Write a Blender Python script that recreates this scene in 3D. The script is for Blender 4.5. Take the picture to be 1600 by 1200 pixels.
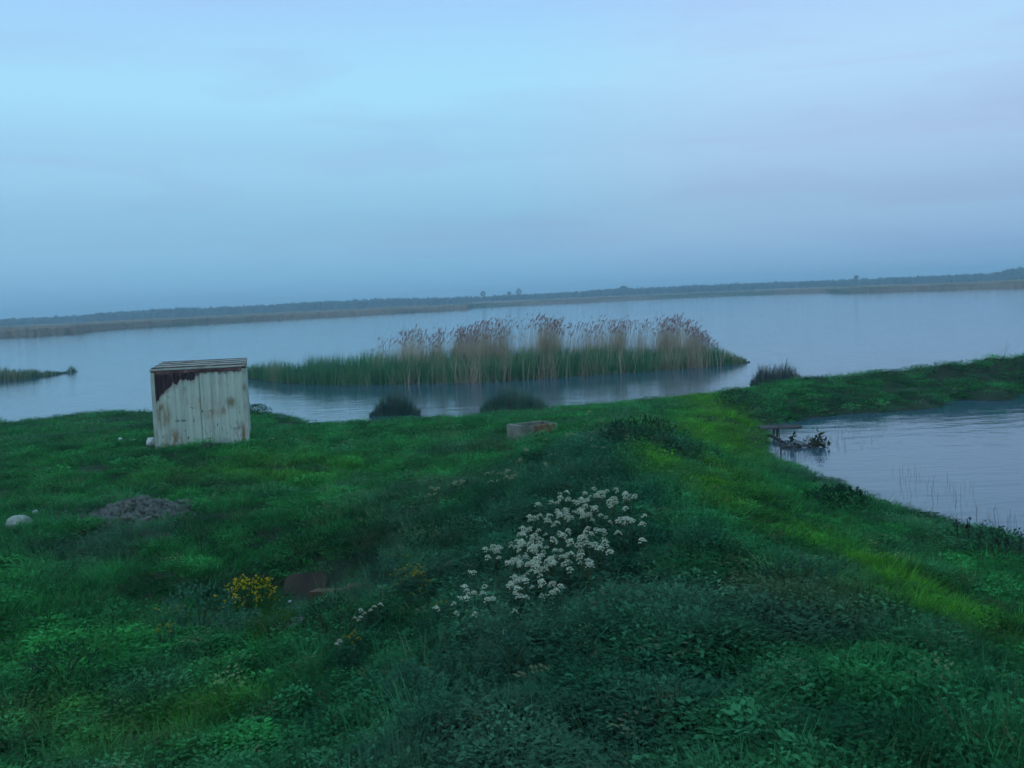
import bpy, math
import numpy as np

# ------------------------------------------------------------------ camera, sky, sun, exposure
scene = bpy.context.scene
for o in list(bpy.data.objects):
    bpy.data.objects.remove(o, do_unlink=True)
COL = scene.collection
R = math.radians

CAM_Z = 5.0                     # metres above the lake
FPX = 1537.0                    # focal length in pixels of the 1600 px wide photograph
PITCH, ROLL = R(5.06), R(2.58)
F = np.array([0, math.cos(PITCH), -math.sin(PITCH)])
R0 = np.array([1.0, 0, 0]); U0 = np.array([0, math.sin(PITCH), math.cos(PITCH)])
RV = math.cos(ROLL) * R0 - math.sin(ROLL) * U0
UV = math.sin(ROLL) * R0 + math.cos(ROLL) * U0
cam_data = bpy.data.cameras.new('camera')
cam = bpy.data.objects.new('camera', cam_data); COL.objects.link(cam)
from mathutils import Matrix, Vector
cam.matrix_world = Matrix(((RV[0], UV[0], -F[0], 0), (RV[1], UV[1], -F[1], 0), (RV[2], UV[2], -F[2], CAM_Z), (0, 0, 0, 1)))
cam_data.sensor_width = 36.0
cam_data.lens = 36.0 * FPX / 1600.0
cam_data.clip_start = 0.1
cam_data.clip_end = 8000
scene.camera = cam
scene.render.engine = 'CYCLES'
scene.cycles.use_denoising = True
scene.cycles.max_bounces = 5
scene.cycles.diffuse_bounces = 2
scene.cycles.glossy_bounces = 2
scene.cycles.transmission_bounces = 3
scene.cycles.volume_bounces = 1
scene.cycles.transparent_max_bounces = 8
scene.cycles.filter_width = 1.6
scene.cycles.use_adaptive_sampling = True
scene.cycles.adaptive_threshold = 0.035
scene.cycles.adaptive_min_samples = 16
scene.view_settings.view_transform = 'Standard'
scene.view_settings.look = 'None'
scene.view_settings.gamma = 1.0
scene.view_settings.exposure = 0.0
scene.view_settings.use_curve_mapping = False

SUN_EL, SUN_ROT = R(4), R(200)  # low sun behind the viewer, veiled by haze
world = bpy.data.worlds.new('World'); scene.world = world
world.use_nodes = True
world.cycles.sampling_method = 'MANUAL'; world.cycles.sample_map_resolution = 512
wn = world.node_tree; wn.nodes.clear()
def wnode(t, **k):
    n = wn.nodes.new(t)
    for a, b in k.items(): setattr(n, a, b)
    return n
out = wnode('ShaderNodeOutputWorld'); bg = wnode('ShaderNodeBackground')
sky = wnode('ShaderNodeTexSky', sky_type='NISHITA', sun_disc=False)
sky.sun_elevation = SUN_EL; sky.sun_rotation = SUN_ROT; sky.dust_density = 2.0
tc = wnode('ShaderNodeTexCoord'); sep = wnode('ShaderNodeSeparateXYZ')
wn.links.new(tc.outputs['Generated'], sep.inputs[0])
ramp = wnode('ShaderNodeValToRGB')       # thin high haze lit by the dawn, by elevation only
wn.links.new(sep.outputs['Z'], ramp.inputs['Fac'])
cr = ramp.color_ramp; cr.interpolation = 'EASE'
SKY_STOPS = [(0.0, (2.05, 4.9, 7.1)), (0.07, (2.75, 5.8, 7.8)), (0.14, (3.5, 6.8, 8.9)), (0.205, (4.0, 8.1, 10.0)), (0.30, (3.75, 7.0, 10.0)), (1.0, (3.9, 7.4, 10.0))]
while len(cr.elements) < len(SKY_STOPS): cr.elements.new(0.5)
for e, (p, c) in zip(cr.elements, SKY_STOPS):
    e.position = p; e.color = (c[0] / 10, c[1] / 10, c[2] / 10, 1)
# soft cirrus streaks and faint lavender veils drifting over the whole dome
mp = wnode('ShaderNodeMapping'); mp.inputs['Scale'].default_value = (1.9, 1.9, 15.0); mp.inputs['Rotation'].default_value = (0.0, R(9), 0)
wn.links.new(tc.outputs['Generated'], mp.inputs[0])
nz = wnode('ShaderNodeTexNoise'); nz.inputs['Scale'].default_value = 1.6; nz.inputs['Detail'].default_value = 6; nz.inputs['Roughness'].default_value = 0.55
nz.inputs['Distortion'].default_value = 0.5
wn.links.new(mp.outputs[0], nz.inputs['Vector'])
mr = wnode('ShaderNodeMapRange'); mr.inputs['From Min'].default_value = 0.48; mr.inputs['From Max'].default_value = 0.74
mr.inputs['To Max'].default_value = 0.85
wn.links.new(nz.outputs['Fac'], mr.inputs['Value'])
tint = wnode('ShaderNodeMix', data_type='RGBA', blend_type='MULTIPLY')
tint.inputs[7].default_value = (0.97, 0.86, 0.93, 1)
wn.links.new(mr.outputs[0], tint.inputs[0]); wn.links.new(ramp.outputs['Color'], tint.inputs[6])
nz2 = wnode('ShaderNodeTexNoise'); nz2.inputs['Scale'].default_value = 1.1; nz2.inputs['Detail'].default_value = 1
wn.links.new(tc.outputs['Generated'], nz2.inputs['Vector'])
mr2 = wnode('ShaderNodeMapRange'); mr2.inputs['From Min'].default_value = 0.42; mr2.inputs['From Max'].default_value = 0.68; mr2.inputs['To Max'].default_value = 0.8
wn.links.new(nz2.outputs['Fac'], mr2.inputs['Value'])
tint2 = wnode('ShaderNodeMix', data_type='RGBA', blend_type='MULTIPLY')
tint2.inputs[7].default_value = (1.06, 0.95, 1.0, 1)
wn.links.new(mr2.outputs[0], tint2.inputs[0]); wn.links.new(tint.outputs[2], tint2.inputs[6])
# rosy belt opposite the rising sun
dt = wnode('ShaderNodeVectorMath', operation='DOT_PRODUCT'); asv = Vector((-math.sin(SUN_ROT), -math.cos(SUN_ROT), 0.07)).normalized(); dt.inputs[1].default_value = tuple(asv)
wn.links.new(tc.outputs['Generated'], dt.inputs[0])
mr3 = wnode('ShaderNodeMapRange', interpolation_type='SMOOTHSTEP'); mr3.inputs['From Min'].default_value = 0.93; mr3.inputs['From Max'].default_value = 1.0; mr3.inputs['To Max'].default_value = 0.55
wn.links.new(dt.outputs['Value'], mr3.inputs['Value'])
tint3 = wnode('ShaderNodeMix', data_type='RGBA', blend_type='MULTIPLY'); tint3.inputs[7].default_value = (1.28, 0.94, 0.96, 1)
wn.links.new(mr3.outputs[0], tint3.inputs[0]); wn.links.new(tint2.outputs[2], tint3.inputs[6])
scl = wnode('ShaderNodeMix', data_type='RGBA', blend_type='MULTIPLY'); scl.inputs[0].default_value = 1.0
scl.inputs[7].default_value = (10.4, 10.4, 11.0, 1)
wn.links.new(tint3.outputs[2], scl.inputs[6])
skm = wnode('ShaderNodeMix', data_type='RGBA'); skm.inputs[0].default_value = 0.88
wn.links.new(sky.outputs[0], skm.inputs[6]); wn.links.new(scl.outputs[2], skm.inputs[7])
wn.links.new(skm.outputs[2], bg.inputs['Color']); bg.inputs['Strength'].default_value = 0.1
wn.links.new(bg.outputs[0], out.inputs['Surface'])

sun_data = bpy.data.lights.new('sun', 'SUN'); sun = bpy.data.objects.new('sun', sun_data); COL.objects.link(sun)
sun_data.energy = 0.22; sun_data.angle = R(14); sun_data.color = (1.0, 0.86, 0.72)
sd = Vector((math.sin(SUN_ROT) * math.cos(SUN_EL), math.cos(SUN_ROT) * math.cos(SUN_EL), math.sin(SUN_EL + R(4))))
sun.rotation_euler = sd.to_track_quat('Z', 'Y').to_euler()

# ------------------------------------------------------------------ helpers
rng = np.random.default_rng(7)

def ray(px, py):
    return F * FPX + RV * (px - 800.0) + UV * (600.0 - py)
def at_z(px, py, z):
    d = ray(px, py); t = (z - CAM_Z) / d[2]
    return np.array([d[0] * t, d[1] * t, z])
def at_y(px, py, y):
    d = ray(px, py); t = y / d[1]
    return np.array([d[0] * t, y, CAM_Z + d[2] * t])
def horizon(px): return 600 - (math.tan(PITCH) * FPX / math.cos(ROLL)) - (px - 800) * math.tan(ROLL)

_perm = np.random.default_rng(3).integers(0, 2 ** 31, 4096)
def _h(ix, iy): return (_perm[(ix * 73 + _perm[iy & 4095]) & 4095] & 65535) / 65535.0
def noise(x, y):
    x = np.asarray(x, float); y = np.asarray(y, float)
    ix = np.floor(x).astype(np.int64); iy = np.floor(y).astype(np.int64)
    fx = x - ix; fy = y - iy; fx = fx * fx * (3 - 2 * fx); fy = fy * fy * (3 - 2 * fy)
    return ((_h(ix, iy) * (1 - fx) + _h(ix + 1, iy) * fx) * (1 - fy) + (_h(ix, iy + 1) * (1 - fx) + _h(ix + 1, iy + 1) * fx) * fy) * 2 - 1
def fbm(x, y, o=3):
    s = 0; a = 1.0
    for k in range(o):
        s = s + a * noise(np.asarray(x) * 2 ** k + 17.3 * k, np.asarray(y) * 2 ** k - 9.1 * k); a *= 0.5
    return s / 1.75

def mesh_obj(name, verts, faces, mat=None, parent=None, loc=None, link=True, smooth=False):
    me = bpy.data.meshes.new(name)
    me.from_pydata([tuple(v) for v in (verts.tolist() if hasattr(verts, 'tolist') else verts)], [], faces.tolist() if hasattr(faces, 'tolist') else faces)
    if smooth: me.polygons.foreach_set('use_smooth', [True] * len(me.polygons))
    me.update()
    o = bpy.data.objects.new(name, me)
    if link: COL.objects.link(o)
    if mat: me.materials.append(mat)
    if parent: o.parent = parent
    if loc is not None: o.location = loc
    return o
def tag(o, label=None, cat=None, group=None, kind=None):
    for k, v in (('label', label), ('category', cat), ('group', group), ('kind', kind)):
        if v: o[k] = v
    return o
def empty(name, loc, rz=0.0):
    o = bpy.data.objects.new(name, None); COL.objects.link(o)
    o.location = loc; o.rotation_euler = (0, 0, rz); o.empty_display_size = 0.2
    return o
def copy_tree(o, parent=None):
    c = o.copy(); COL.objects.link(c); c.parent = parent
    for ch in o.children: copy_tree(ch, c)
    return c

class MB:
    def __init__(s): s.v = []; s.f = []
    def add(s, v, f):
        b = len(s.v); s.v += [tuple(p) for p in v]; s.f += [tuple(b + i for i in q) for q in f]; return s
    def box(s, c, d, rot=None, jit=0.0):
        c = np.array(c, float); h = np.array(d, float) / 2
        P = np.array([[sx, sy, sz] for sz in (-1, 1) for sy in (-1, 1) for sx in (-1, 1)]) * h
        if jit: P = P + rng.normal(0, jit, P.shape)
        if rot is not None: P = P @ np.array(rot).T
        return s.add(P + c, [(0, 2, 3, 1), (4, 5, 7, 6), (0, 1, 5, 4), (2, 6, 7, 3), (0, 4, 6, 2), (1, 3, 7, 5)])
    def tube(s, pts, rad, n=6):
        pts = [np.array(p, float) for p in pts]; rings = []
        for i, p in enumerate(pts):
            t = pts[min(i + 1, len(pts) - 1)] - pts[max(i - 1, 0)]; t /= np.linalg.norm(t) + 1e-9
            a = np.cross(t, [0.31, 0.2, 0.93] if abs(t[2]) < .9 else [1, 0, 0]); a /= np.linalg.norm(a); b = np.cross(t, a)
            r = rad[i] if hasattr(rad, '__len__') else rad
            rings.append([p + r * (math.cos(2 * math.pi * k / n) * a + math.sin(2 * math.pi * k / n) * b) for k in range(n)])
        v = [q for r_ in rings for q in r_]; f = []
        for i in range(len(rings) - 1):
            for k in range(n): f.append((i * n + k, i * n + (k + 1) % n, (i + 1) * n + (k + 1) % n, (i + 1) * n + k))
        f.append(tuple(range(n - 1, -1, -1))); f.append(tuple(range((len(rings) - 1) * n, len(rings) * n)))
        return s.add(v, f)
    def blob(s, c, r, n=1, amp=0.25, seed=0):
        import bmesh
        bm = bmesh.new(); bmesh.ops.create_icosphere(bm, subdivisions=n, radius=1.0)
        g = np.random.default_rng(seed); P = np.array([v.co[:] for v in bm.verts]); fs = [[v.index for v in f.verts] for f in bm.faces]; bm.free()
        P = P * (1 + g.uniform(-amp, amp, (len(P), 1))) * np.array(r) + np.array(c)
        return s.add(P, fs)
    def build(s, name, mat, parent=None, loc=None, link=True, smooth=False):
        return mesh_obj(name, s.v, s.f, mat, parent, loc, link, smooth)

def ribbons(base, h, w, lean, ang, bend=0.35, seg=2):
    """grass / reed blades: (n,3) base, height, width, lean vector (n,2), facing angle -> verts, faces"""
    n = len(base); base = np.asarray(base); side = np.stack([np.cos(ang), np.sin(ang), np.zeros(n)], 1) * (np.asarray(w) / 2)[:, None]
    V = []; L = np.concatenate([lean, np.zeros((n, 1))], 1)
    for k in range(seg + 1):
        t = k / seg
        p = base + L * (t ** (1 + 1.4 * bend))[..., None] if False else base + L * t ** 1.6
        p = p + np.array([0, 0, 1.0]) * (np.asarray(h) * t)[:, None]
        tw = (1 - t) ** 0.6 if k < seg else 0.0
        if k < seg: V += [p - side * max(tw, .35), p + side * max(tw, .35)]
        else: V += [p]
    m = 2 * seg + 1
    V = np.stack(V, 1).reshape(-1, 3)
    b = (np.arange(n) * m)[:, None]
    F_ = []
    for k in range(seg - 1):
        F_ += (b + np.array([[2 * k, 2 * k + 1, 2 * k + 3, 2 * k + 2]])).tolist()
    F_ += (b + np.array([[2 * seg - 2, 2 * seg - 1, 2 * seg]])).tolist()
    return V, F_

# ------------------------------------------------------------------ materials
def new_mat(name):
    m = bpy.data.materials.new(name); m.use_nodes = True
    nt = m.node_tree; nt.nodes.clear()
    o = nt.nodes.new('ShaderNodeOutputMaterial')
    return m, nt, o
def N(nt, t, **k):
    n = nt.nodes.new(t)
    for a, b in k.items():
        if a.startswith('in_'): n.inputs[a[3:].replace('_', ' ')].default_value = b
        else: setattr(n, a, b)
    return n
def ramp_node(nt, stops, interp='LINEAR'):
    n = nt.nodes.new('ShaderNodeValToRGB'); c = n.color_ramp; c.interpolation = interp
    while len(c.elements) < len(stops): c.elements.new(0.5)
    for e, (p, col) in zip(c.elements, stops): e.position = p; e.color = (*col, 1)
    return n
def noise_mat(name, stops, scale=4.0, rough=0.85, bump=0.0, detail=4, spec=0.2, coord='Object', stretch=(1, 1, 1)):
    m, nt, o = new_mat(name)
    b = N(nt, 'ShaderNodeBsdfPrincipled'); b.inputs['Roughness'].default_value = rough; b.inputs['Specular IOR Level'].default_value = spec
    t = N(nt, 'ShaderNodeTexCoord'); mp = N(nt, 'ShaderNodeMapping'); mp.inputs['Scale'].default_value = stretch
    z = N(nt, 'ShaderNodeTexNoise'); z.inputs['Scale'].default_value = scale; z.inputs['Detail'].default_value = detail
    r = ramp_node(nt, stops)
    nt.links.new(t.outputs[coord], mp.inputs[0]); nt.links.new(mp.outputs[0], z.inputs['Vector']); nt.links.new(z.outputs['Fac'], r.inputs['Fac'])
    nt.links.new(r.outputs[0], b.inputs['Base Color']); nt.links.new(b.outputs[0], o.inputs['Surface'])
    if bump:
        bp = N(nt, 'ShaderNodeBump'); bp.inputs['Strength'].default_value = bump; bp.inputs['Distance'].default_value = 0.05
        nt.links.new(z.outputs['Fac'], bp.inputs['Height']); nt.links.new(bp.outputs[0], b.inputs['Normal'])
    return m
def leaf_mat(name, stops, scale=0.6, trans=0.3, use_attr=False, rnd=0.25, stretch=(1, 1, 1)):
    """matt leaf: diffuse + translucent, colour by position noise (or the scatter point's own colour)"""
    m, nt, o = new_mat(name)
    if use_attr:
        a = N(nt, 'ShaderNodeAttribute', attribute_type='INSTANCER', attribute_name='col'); col = a.outputs['Color']
    else:
        t = N(nt, 'ShaderNodeTexCoord'); mp = N(nt, 'ShaderNodeMapping'); mp.inputs['Scale'].default_value = stretch
        z = N(nt, 'ShaderNodeTexNoise'); z.inputs['Scale'].default_value = scale; z.inputs['Detail'].default_value = 3
        r = ramp_node(nt, stops); nt.links.new(t.outputs['Object'], mp.inputs[0]); nt.links.new(mp.outputs[0], z.inputs['Vector'])
        nt.links.new(z.outputs['Fac'], r.inputs['Fac']); col = r.outputs[0]
    oi = N(nt, 'ShaderNodeObjectInfo'); mr_ = N(nt, 'ShaderNodeMapRange'); mr_.inputs['To Min'].default_value = 1 - rnd; mr_.inputs['To Max'].default_value = 1 + rnd
    nt.links.new(oi.outputs['Random'], mr_.inputs['Value'])
    hv = N(nt, 'ShaderNodeHueSaturation'); nt.links.new(mr_.outputs[0], hv.inputs['Value']); nt.links.new(col, hv.inputs['Color'])
    d = N(nt, 'ShaderNodeBsdfDiffuse'); tr = N(nt, 'ShaderNodeBsdfTranslucent'); mx = N(nt, 'ShaderNodeMixShader'); mx.inputs[0].default_value = trans
    nt.links.new(hv.outputs[0], d.inputs['Color']); nt.links.new(hv.outputs[0], tr.inputs['Color'])
    nt.links.new(d.outputs[0], mx.inputs[1]); nt.links.new(tr.outputs[0], mx.inputs[2]); nt.links.new(mx.outputs[0], o.inputs['Surface'])
    return m

M = {}
M['soil'] = noise_mat('soil', [(0.3, (0.018, 0.035, 0.016)), (0.55, (0.03, 0.045, 0.022)), (0.75, (0.06, 0.05, 0.032))], scale=1.4, rough=0.95, bump=0.6, detail=6)
M['grass'] = leaf_mat('grass', None, use_attr=True)
M['reed_green'] = leaf_mat('reed_green', [(0.36, (0.04, 0.15, 0.07)), (0.5, (0.07, 0.21, 0.085)), (0.66, (0.19, 0.24, 0.12))], scale=0.55, stretch=(1, 1, 0.25))
M['reed_dry'] = leaf_mat('reed_dry', [(0.35, (0.36, 0.28, 0.18)), (0.6, (0.58, 0.46, 0.32))], scale=0.8, stretch=(1, 1, 0.2))
M['plume'] = leaf_mat('plume', [(0.4, (0.32, 0.19, 0.18)), (0.6, (0.50, 0.35, 0.31))], scale=1.5)
M['rush'] = leaf_mat('rush', [(0.4, (0.05, 0.13, 0.085)), (0.6, (0.11, 0.20, 0.13))], scale=0.9)
M['rush_brown'] = leaf_mat('rush_brown', [(0.4, (0.075, 0.075, 0.075)), (0.6, (0.15, 0.13, 0.12))], scale=0.9)
M['far_reed'] = noise_mat('far_reed', [(0.35, (0.10, 0.14, 0.07)), (0.5, (0.23, 0.165, 0.10)), (0.65, (0.30, 0.21, 0.135))], scale=0.03, rough=1.0, detail=7, spec=0.0, stretch=(1, 0.5, 8))
M['far_ground'] = noise_mat('far_ground', [(0.4, (0.06, 0.09, 0.05)), (0.6, (0.12, 0.12, 0.07))], scale=0.01, rough=1.0, spec=0.0)
M['far_tree'] = noise_mat('far_tree', [(0.35, (0.015, 0.03, 0.02)), (0.65, (0.035, 0.06, 0.03))], scale=0.08, rough=1.0, spec=0.0)
M['weed_dark'] = leaf_mat('weed_dark', [(0.4, (0.014, 0.06, 0.025)), (0.6, (0.026, 0.10, 0.035))], scale=3)
M['weed_grey'] = leaf_mat('weed_grey', [(0.4, (0.03, 0.105, 0.06)), (0.6, (0.06, 0.16, 0.095))], scale=3)
M['weed_olive'] = leaf_mat('weed_olive', [(0.4, (0.03, 0.10, 0.015)), (0.6, (0.07, 0.15, 0.025))], scale=3)
M['brush'] = leaf_mat('brush', [(0.4, (0.025, 0.045, 0.02)), (0.6, (0.06, 0.075, 0.03))], scale=4)
M['stem'] = leaf_mat('stem', [(0.4, (0.05, 0.09, 0.04)), (0.6, (0.08, 0.11, 0.05))], scale=3)
M['blossom'] = leaf_mat('blossom', [(0.35, (0.42, 0.46, 0.31)), (0.6, (0.64, 0.67, 0.49))], scale=9, trans=0.15, rnd=0.12)
M['cream'] = leaf_mat('cream', [(0.35, (0.30, 0.34, 0.16)), (0.6, (0.5, 0.5, 0.3))], scale=9, trans=0.2, rnd=0.2)
M['yellow'] = leaf_mat('yellow', [(0.35, (0.36, 0.28, 0.015)), (0.6, (0.6, 0.45, 0.02))], scale=9, trans=0.2, rnd=0.1)
M['concrete'] = noise_mat('concrete', [(0.3, (0.11, 0.11, 0.085)), (0.6, (0.24, 0.24, 0.19))], scale=3, bump=0.5, detail=8)
M['brick'] = noise_mat('brick', [(0.35, (0.16, 0.075, 0.045)), (0.65, (0.30, 0.15, 0.09))], scale=6, bump=0.5, detail=6)
M['kerb'] = noise_mat('kerb', [(0.35, (0.07, 0.05, 0.028)), (0.65, (0.20, 0.105, 0.05))], scale=5, bump=0.6, detail=7)
M['brown_slab'] = noise_mat('brown_slab', [(0.35, (0.03, 0.021, 0.013)), (0.65, (0.065, 0.043, 0.026))], scale=3, bump=0.5, detail=8)
M['gravel'] = noise_mat('gravel', [(0.3, (0.055, 0.058, 0.045)), (0.7, (0.165, 0.165, 0.135))], scale=4, bump=0.6, detail=8)
M['stone'] = noise_mat('stone', [(0.35, (0.24, 0.26, 0.22)), (0.65, (0.42, 0.45, 0.38))], scale=5, bump=0.3)
M['plastic'] = noise_mat('plastic', [(0.35, (0.62, 0.64, 0.62)), (0.65, (0.8, 0.8, 0.78))], scale=5, rough=0.5)
M['wood'] = noise_mat('wood', [(0.3, (0.045, 0.038, 0.035)), (0.6, (0.11, 0.095, 0.085))], scale=5, stretch=(1, 12, 12), detail=6, bump=0.4)
M['wood_pale'] = noise_mat('wood_pale', [(0.3, (0.15, 0.14, 0.13)), (0.6, (0.30, 0.28, 0.26))], scale=5, stretch=(1, 12, 12), detail=6, bump=0.4)
M['wood_dark'] = noise_mat('wood_dark', [(0.3, (0.02, 0.016, 0.016)), (0.6, (0.05, 0.038, 0.036))], scale=6, detail=6, bump=0.4)

# ------------------------------------------------------------------ terrain heights
# heights read off the photograph (pixel where the ground is seen, height above the lake)
LAKE_EDGE = [(-320, 672, .5), (-150, 664, .5), (0, 657, .5), (60, 650, .5), (130, 642, .55), (220, 640, .55), (320, 640, .5), (400, 640, .5), (440, 648, .35), (490, 660, .2), (560, 655, .25), (620, 650, .3), (700, 648, .3), (760, 645, .3), (860, 636, .3),
             (950, 628, .3), (1040, 619, .35), (1130, 610, .4), (1180, 604, .5), (1250, 594, .7), (1330, 588, .9), (1400, 579, 1.0), (1500, 574, 1.05), (1560, 561, 1.25), (1600, 558, 1.25), (1750, 550, 1.2), (1950, 540, 1.1)]
GROUND = [(30, 700, .6), (150, 690, .7), (120, 740, .8), (0, 760, .8), (220, 795, .95), (320, 697, .92), (243, 702, .9), (391, 692, .92), (420, 680, .7), (500, 700, .6), (500, 760, .75), (640, 720, .8), (640, 670, .5), (700, 660, .45),
          (400, 860, .85), (250, 900, .95), (60, 900, .95), (100, 1050, 1.0), (0, 1200, 1.1), (250, 1190, 1.15), (300, 1050, 1.05), (400, 1000, 1.0), (500, 905, .55), (560, 915, .6), (520, 860, .95), (480, 1050, 1.1), (600, 1100, 1.35), (600, 980, 1.25), (650, 880, 1.2), (550, 1190, 1.4),
          (720, 800, 1.2), (760, 720, 1.15), (820, 690, 1.15), (900, 690, 1.45), (1000, 668, 1.6), (940, 672, 1.5), (1050, 690, 1.5), (960, 800, 1.75), (850, 850, 1.6), (880, 920, 1.7), (750, 950, 1.5), (700, 1050, 1.55), (800, 1190, 1.9), (1000, 1000, 1.95), (1000, 1190, 2.1),
          (1100, 760, 1.65), (1180, 860, 1.9), (1300, 960, 2.0), (1250, 1100, 2.15), (1450, 1080, 2.1), (1600, 1190, 2.2), (1400, 930, 1.6), (1550, 1000, 1.7), (1500, 905, .75), (1350, 850, .95), (1250, 795, .75), (1180, 745, .65), (1120, 700, 1.0), (1150, 660, .55),
          (950, 640, .45), (1050, 635, .5), (1130, 640, .5), (820, 650, .45), (1590, 920, .55), (1750, 1000, .9), (1750, 1190, 1.8), (-150, 1000, 1.0), (-150, 1190, 1.05), (-200, 800, .8), (-200, 720, .65),
          # near shore of the pond and its far shore below the spit
          (1190, 708, .02), (1250, 738, .02), (1330, 764, .02), (1400, 789, .02), (1480, 818, .02), (1590, 846, .02), (1720, 893, .02), (1900, 960, .2),
          (1180, 660, .02), (1260, 651, .02), (1340, 641, .02), (1400, 633, .02), (1500, 620, .02), (1600, 608, .02), (1750, 602, .1), (1950, 588, .1),
          (1250, 625, .55), (1350, 612, .7), (1450, 602, .8), (1560, 590, .9), (1680, 580, .9), (1200, 640, .4),
          # bed of the pond
          (1260, 690, -.5), (1340, 665, -.5), (1340, 700, -.7), (1450, 650, -.7), (1450, 700, -1), (1560, 626, -.5), (1620, 619, -.5), (1480, 634, -.4), (1560, 700, -1.), (1560, 770, -.8), (1460, 760, -.6), (1400, 735, -.5), (1250, 672, -.4), (1700, 640, -.8), (1700, 750, -1), (1800, 850, -.8), (1900, 700, -1)]
LAKE_EDGE = [(x, y + (6 if x < 1250 else 3), z * (.8 if x < 1250 else 1.0)) for x, y, z in LAKE_EDGE]
P = [at_z(x, y, max(z, 0)) * np.array([1, 1, 0]) + np.array([0, 0, z]) for x, y, z in GROUND + LAKE_EDGE] + [np.array([-3, 1.0, 1.7]), np.array([3, 1.0, 2.3]), np.array([-8, 2.0, 1.2]), np.array([8, 2., 1.6]), np.array([0, -4, 2.2]), np.array([-9, -4, 1.3]), np.array([9, -4, 1.6])]
P = np.array(P)
def _phi(r2): return np.where(r2 > 0, 0.5 * r2 * np.log(np.maximum(r2, 1e-12)), 0)
def _solve(P, lam=2.0):
    # work in log-polar space so near and far points weigh alike
    A = np.stack([np.arctan2(P[:, 0], P[:, 1] + 6) * 12, np.log(np.hypot(P[:, 0], P[:, 1] + 6)) * 8], 1)
    n = len(P); K = _phi(((A[:, None] - A[None]) ** 2).sum(-1)) + lam * 0.02 * np.eye(n)
    Q = np.concatenate([np.ones((n, 1)), A], 1)
    S = np.block([[K, Q], [Q.T, np.zeros((3, 3))]])
    w = np.linalg.solve(S, np.concatenate([P[:, 2], np.zeros(3)]))
    return A, w
_A, _W = _solve(P)
_e = np.array([at_z(*p) for p in LAKE_EDGE]); _o = np.argsort(np.arctan2(_e[:, 0], _e[:, 1]))
_eth = np.arctan2(_e[_o, 0], _e[_o, 1]); _er = np.hypot(_e[_o, 0], _e[_o, 1])
def height(x, y, detail=True):
    x = np.asarray(x, float).ravel(); y = np.asarray(y, float).ravel()
    a = np.stack([np.arctan2(x, y + 6) * 12, np.log(np.hypot(x, y + 6)) * 8], 1)
    z = np.empty(len(x))
    for i in range(0, len(x), 20000):
        b = a[i:i + 20000]
        z[i:i + 20000] = _phi(((b[:, None] - _A[None]) ** 2).sum(-1)) @ _W[:-3] + _W[-3] + b @ _W[-2:]
    z = np.clip(z, -1.2, 2.6)
    r = np.hypot(x, y); re = np.interp(np.arctan2(x, y), _eth, _er)
    t = np.clip((r - re - 0.3) / (2.2 + 0.02 * re), 0, 1); t = t * t * (3 - 2 * t)
    z = z * (1 - t) + (-0.9) * t
    if detail:
        z = z + (0.09 * fbm(x * .5, y * .5) + 0.27 * np.abs(fbm(x * .85 + 5, y * .85, 2)) - .07 + 0.05 * fbm(x * 2.1, y * 2.1 + 8, 2)) * np.clip((z + .1) / .5, 0, 1)
    return z
def hz(x, y): return float(height([x], [y])[0])
def on_ground(px, py, z0=1.0):
    """where the sight line through a pixel meets the terrain"""
    d = ray(px, py); d = d / np.linalg.norm(d)
    t = np.arange(3.0, 75, 0.1); p = d[None] * t[:, None]; p[:, 2] += CAM_Z
    z = height(p[:, 0], p[:, 1]); k = np.nonzero(p[:, 2] < z)[0]
    q = p[k[0]] if len(k) else at_z(px, py, 0.2)
    return np.array([q[0], q[1], hz(q[0], q[1])])

# ground sheet: fan of quads round the viewer, fine near by
th = np.radians(np.linspace(-62, 62, 430)); rr = np.exp(np.linspace(math.log(1.2), math.log(84), 300)) - 0.4
TH, RR = np.meshgrid(th, rr); X = (RR * np.sin(TH)).ravel(); Y = (RR * np.cos(TH)).ravel() - 0.5
V = np.stack([X, Y, height(X, Y)], 1); nt_, nr_ = len(th), len(rr)
ii = (np.arange(nr_ - 1)[:, None] * nt_ + np.arange(nt_ - 1)[None]).ravel()
FA = np.stack([ii, ii + 1, ii + nt_ + 1, ii + nt_], 1)
ground = mesh_obj('ground', V, FA, M['soil'], smooth=True); tag(ground, kind='structure')

# ------------------------------------------------------------------ water
m, nt, o_ = new_mat('water')
b = N(nt, 'ShaderNodeBsdfPrincipled'); b.inputs['Base Color'].default_value = (0.045, 0.10, 0.13, 1); b.inputs['Roughness'].default_value = 0.06; b.inputs['IOR'].default_value = 1.333
t = N(nt, 'ShaderNodeTexCoord')
def wave(scale, stretch, rot, strength, dist, prev=None, detail=3):
    mp = N(nt, 'ShaderNodeMapping'); mp.inputs['Scale'].default_value = stretch; mp.inputs['Rotation'].default_value = (0, 0, rot)
    z = N(nt, 'ShaderNodeTexNoise'); z.inputs['Scale'].default_value = scale; z.inputs['Detail'].default_value = detail
    nt.links.new(t.outputs['Object'], mp.inputs[0]); nt.links.new(mp.outputs[0], z.inputs['Vector'])
    bp = N(nt, 'ShaderNodeBump'); bp.inputs['Strength'].default_value = strength; bp.inputs['Distance'].default_value = dist
    nt.links.new(z.outputs['Fac'], bp.inputs['Height'])
    if prev: nt.links.new(prev.outputs[0], bp.inputs['Normal'])
    return bp
w1 = wave(0.5, (1, 2.6, 1), R(12), 0.5, 0.05)
w2 = wave(2.2, (1, 2.2, 1), R(-8), 0.4, 0.02, w1)
w3 = wave(0.06, (1, 1.6, 1), R(20), 0.3, 0.12, w2, 2)
nt.links.new(w3.outputs[0], b.inputs['Normal']); nt.links.new(b.outputs[0], o_.inputs['Surface'])
M['water'] = m
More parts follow.
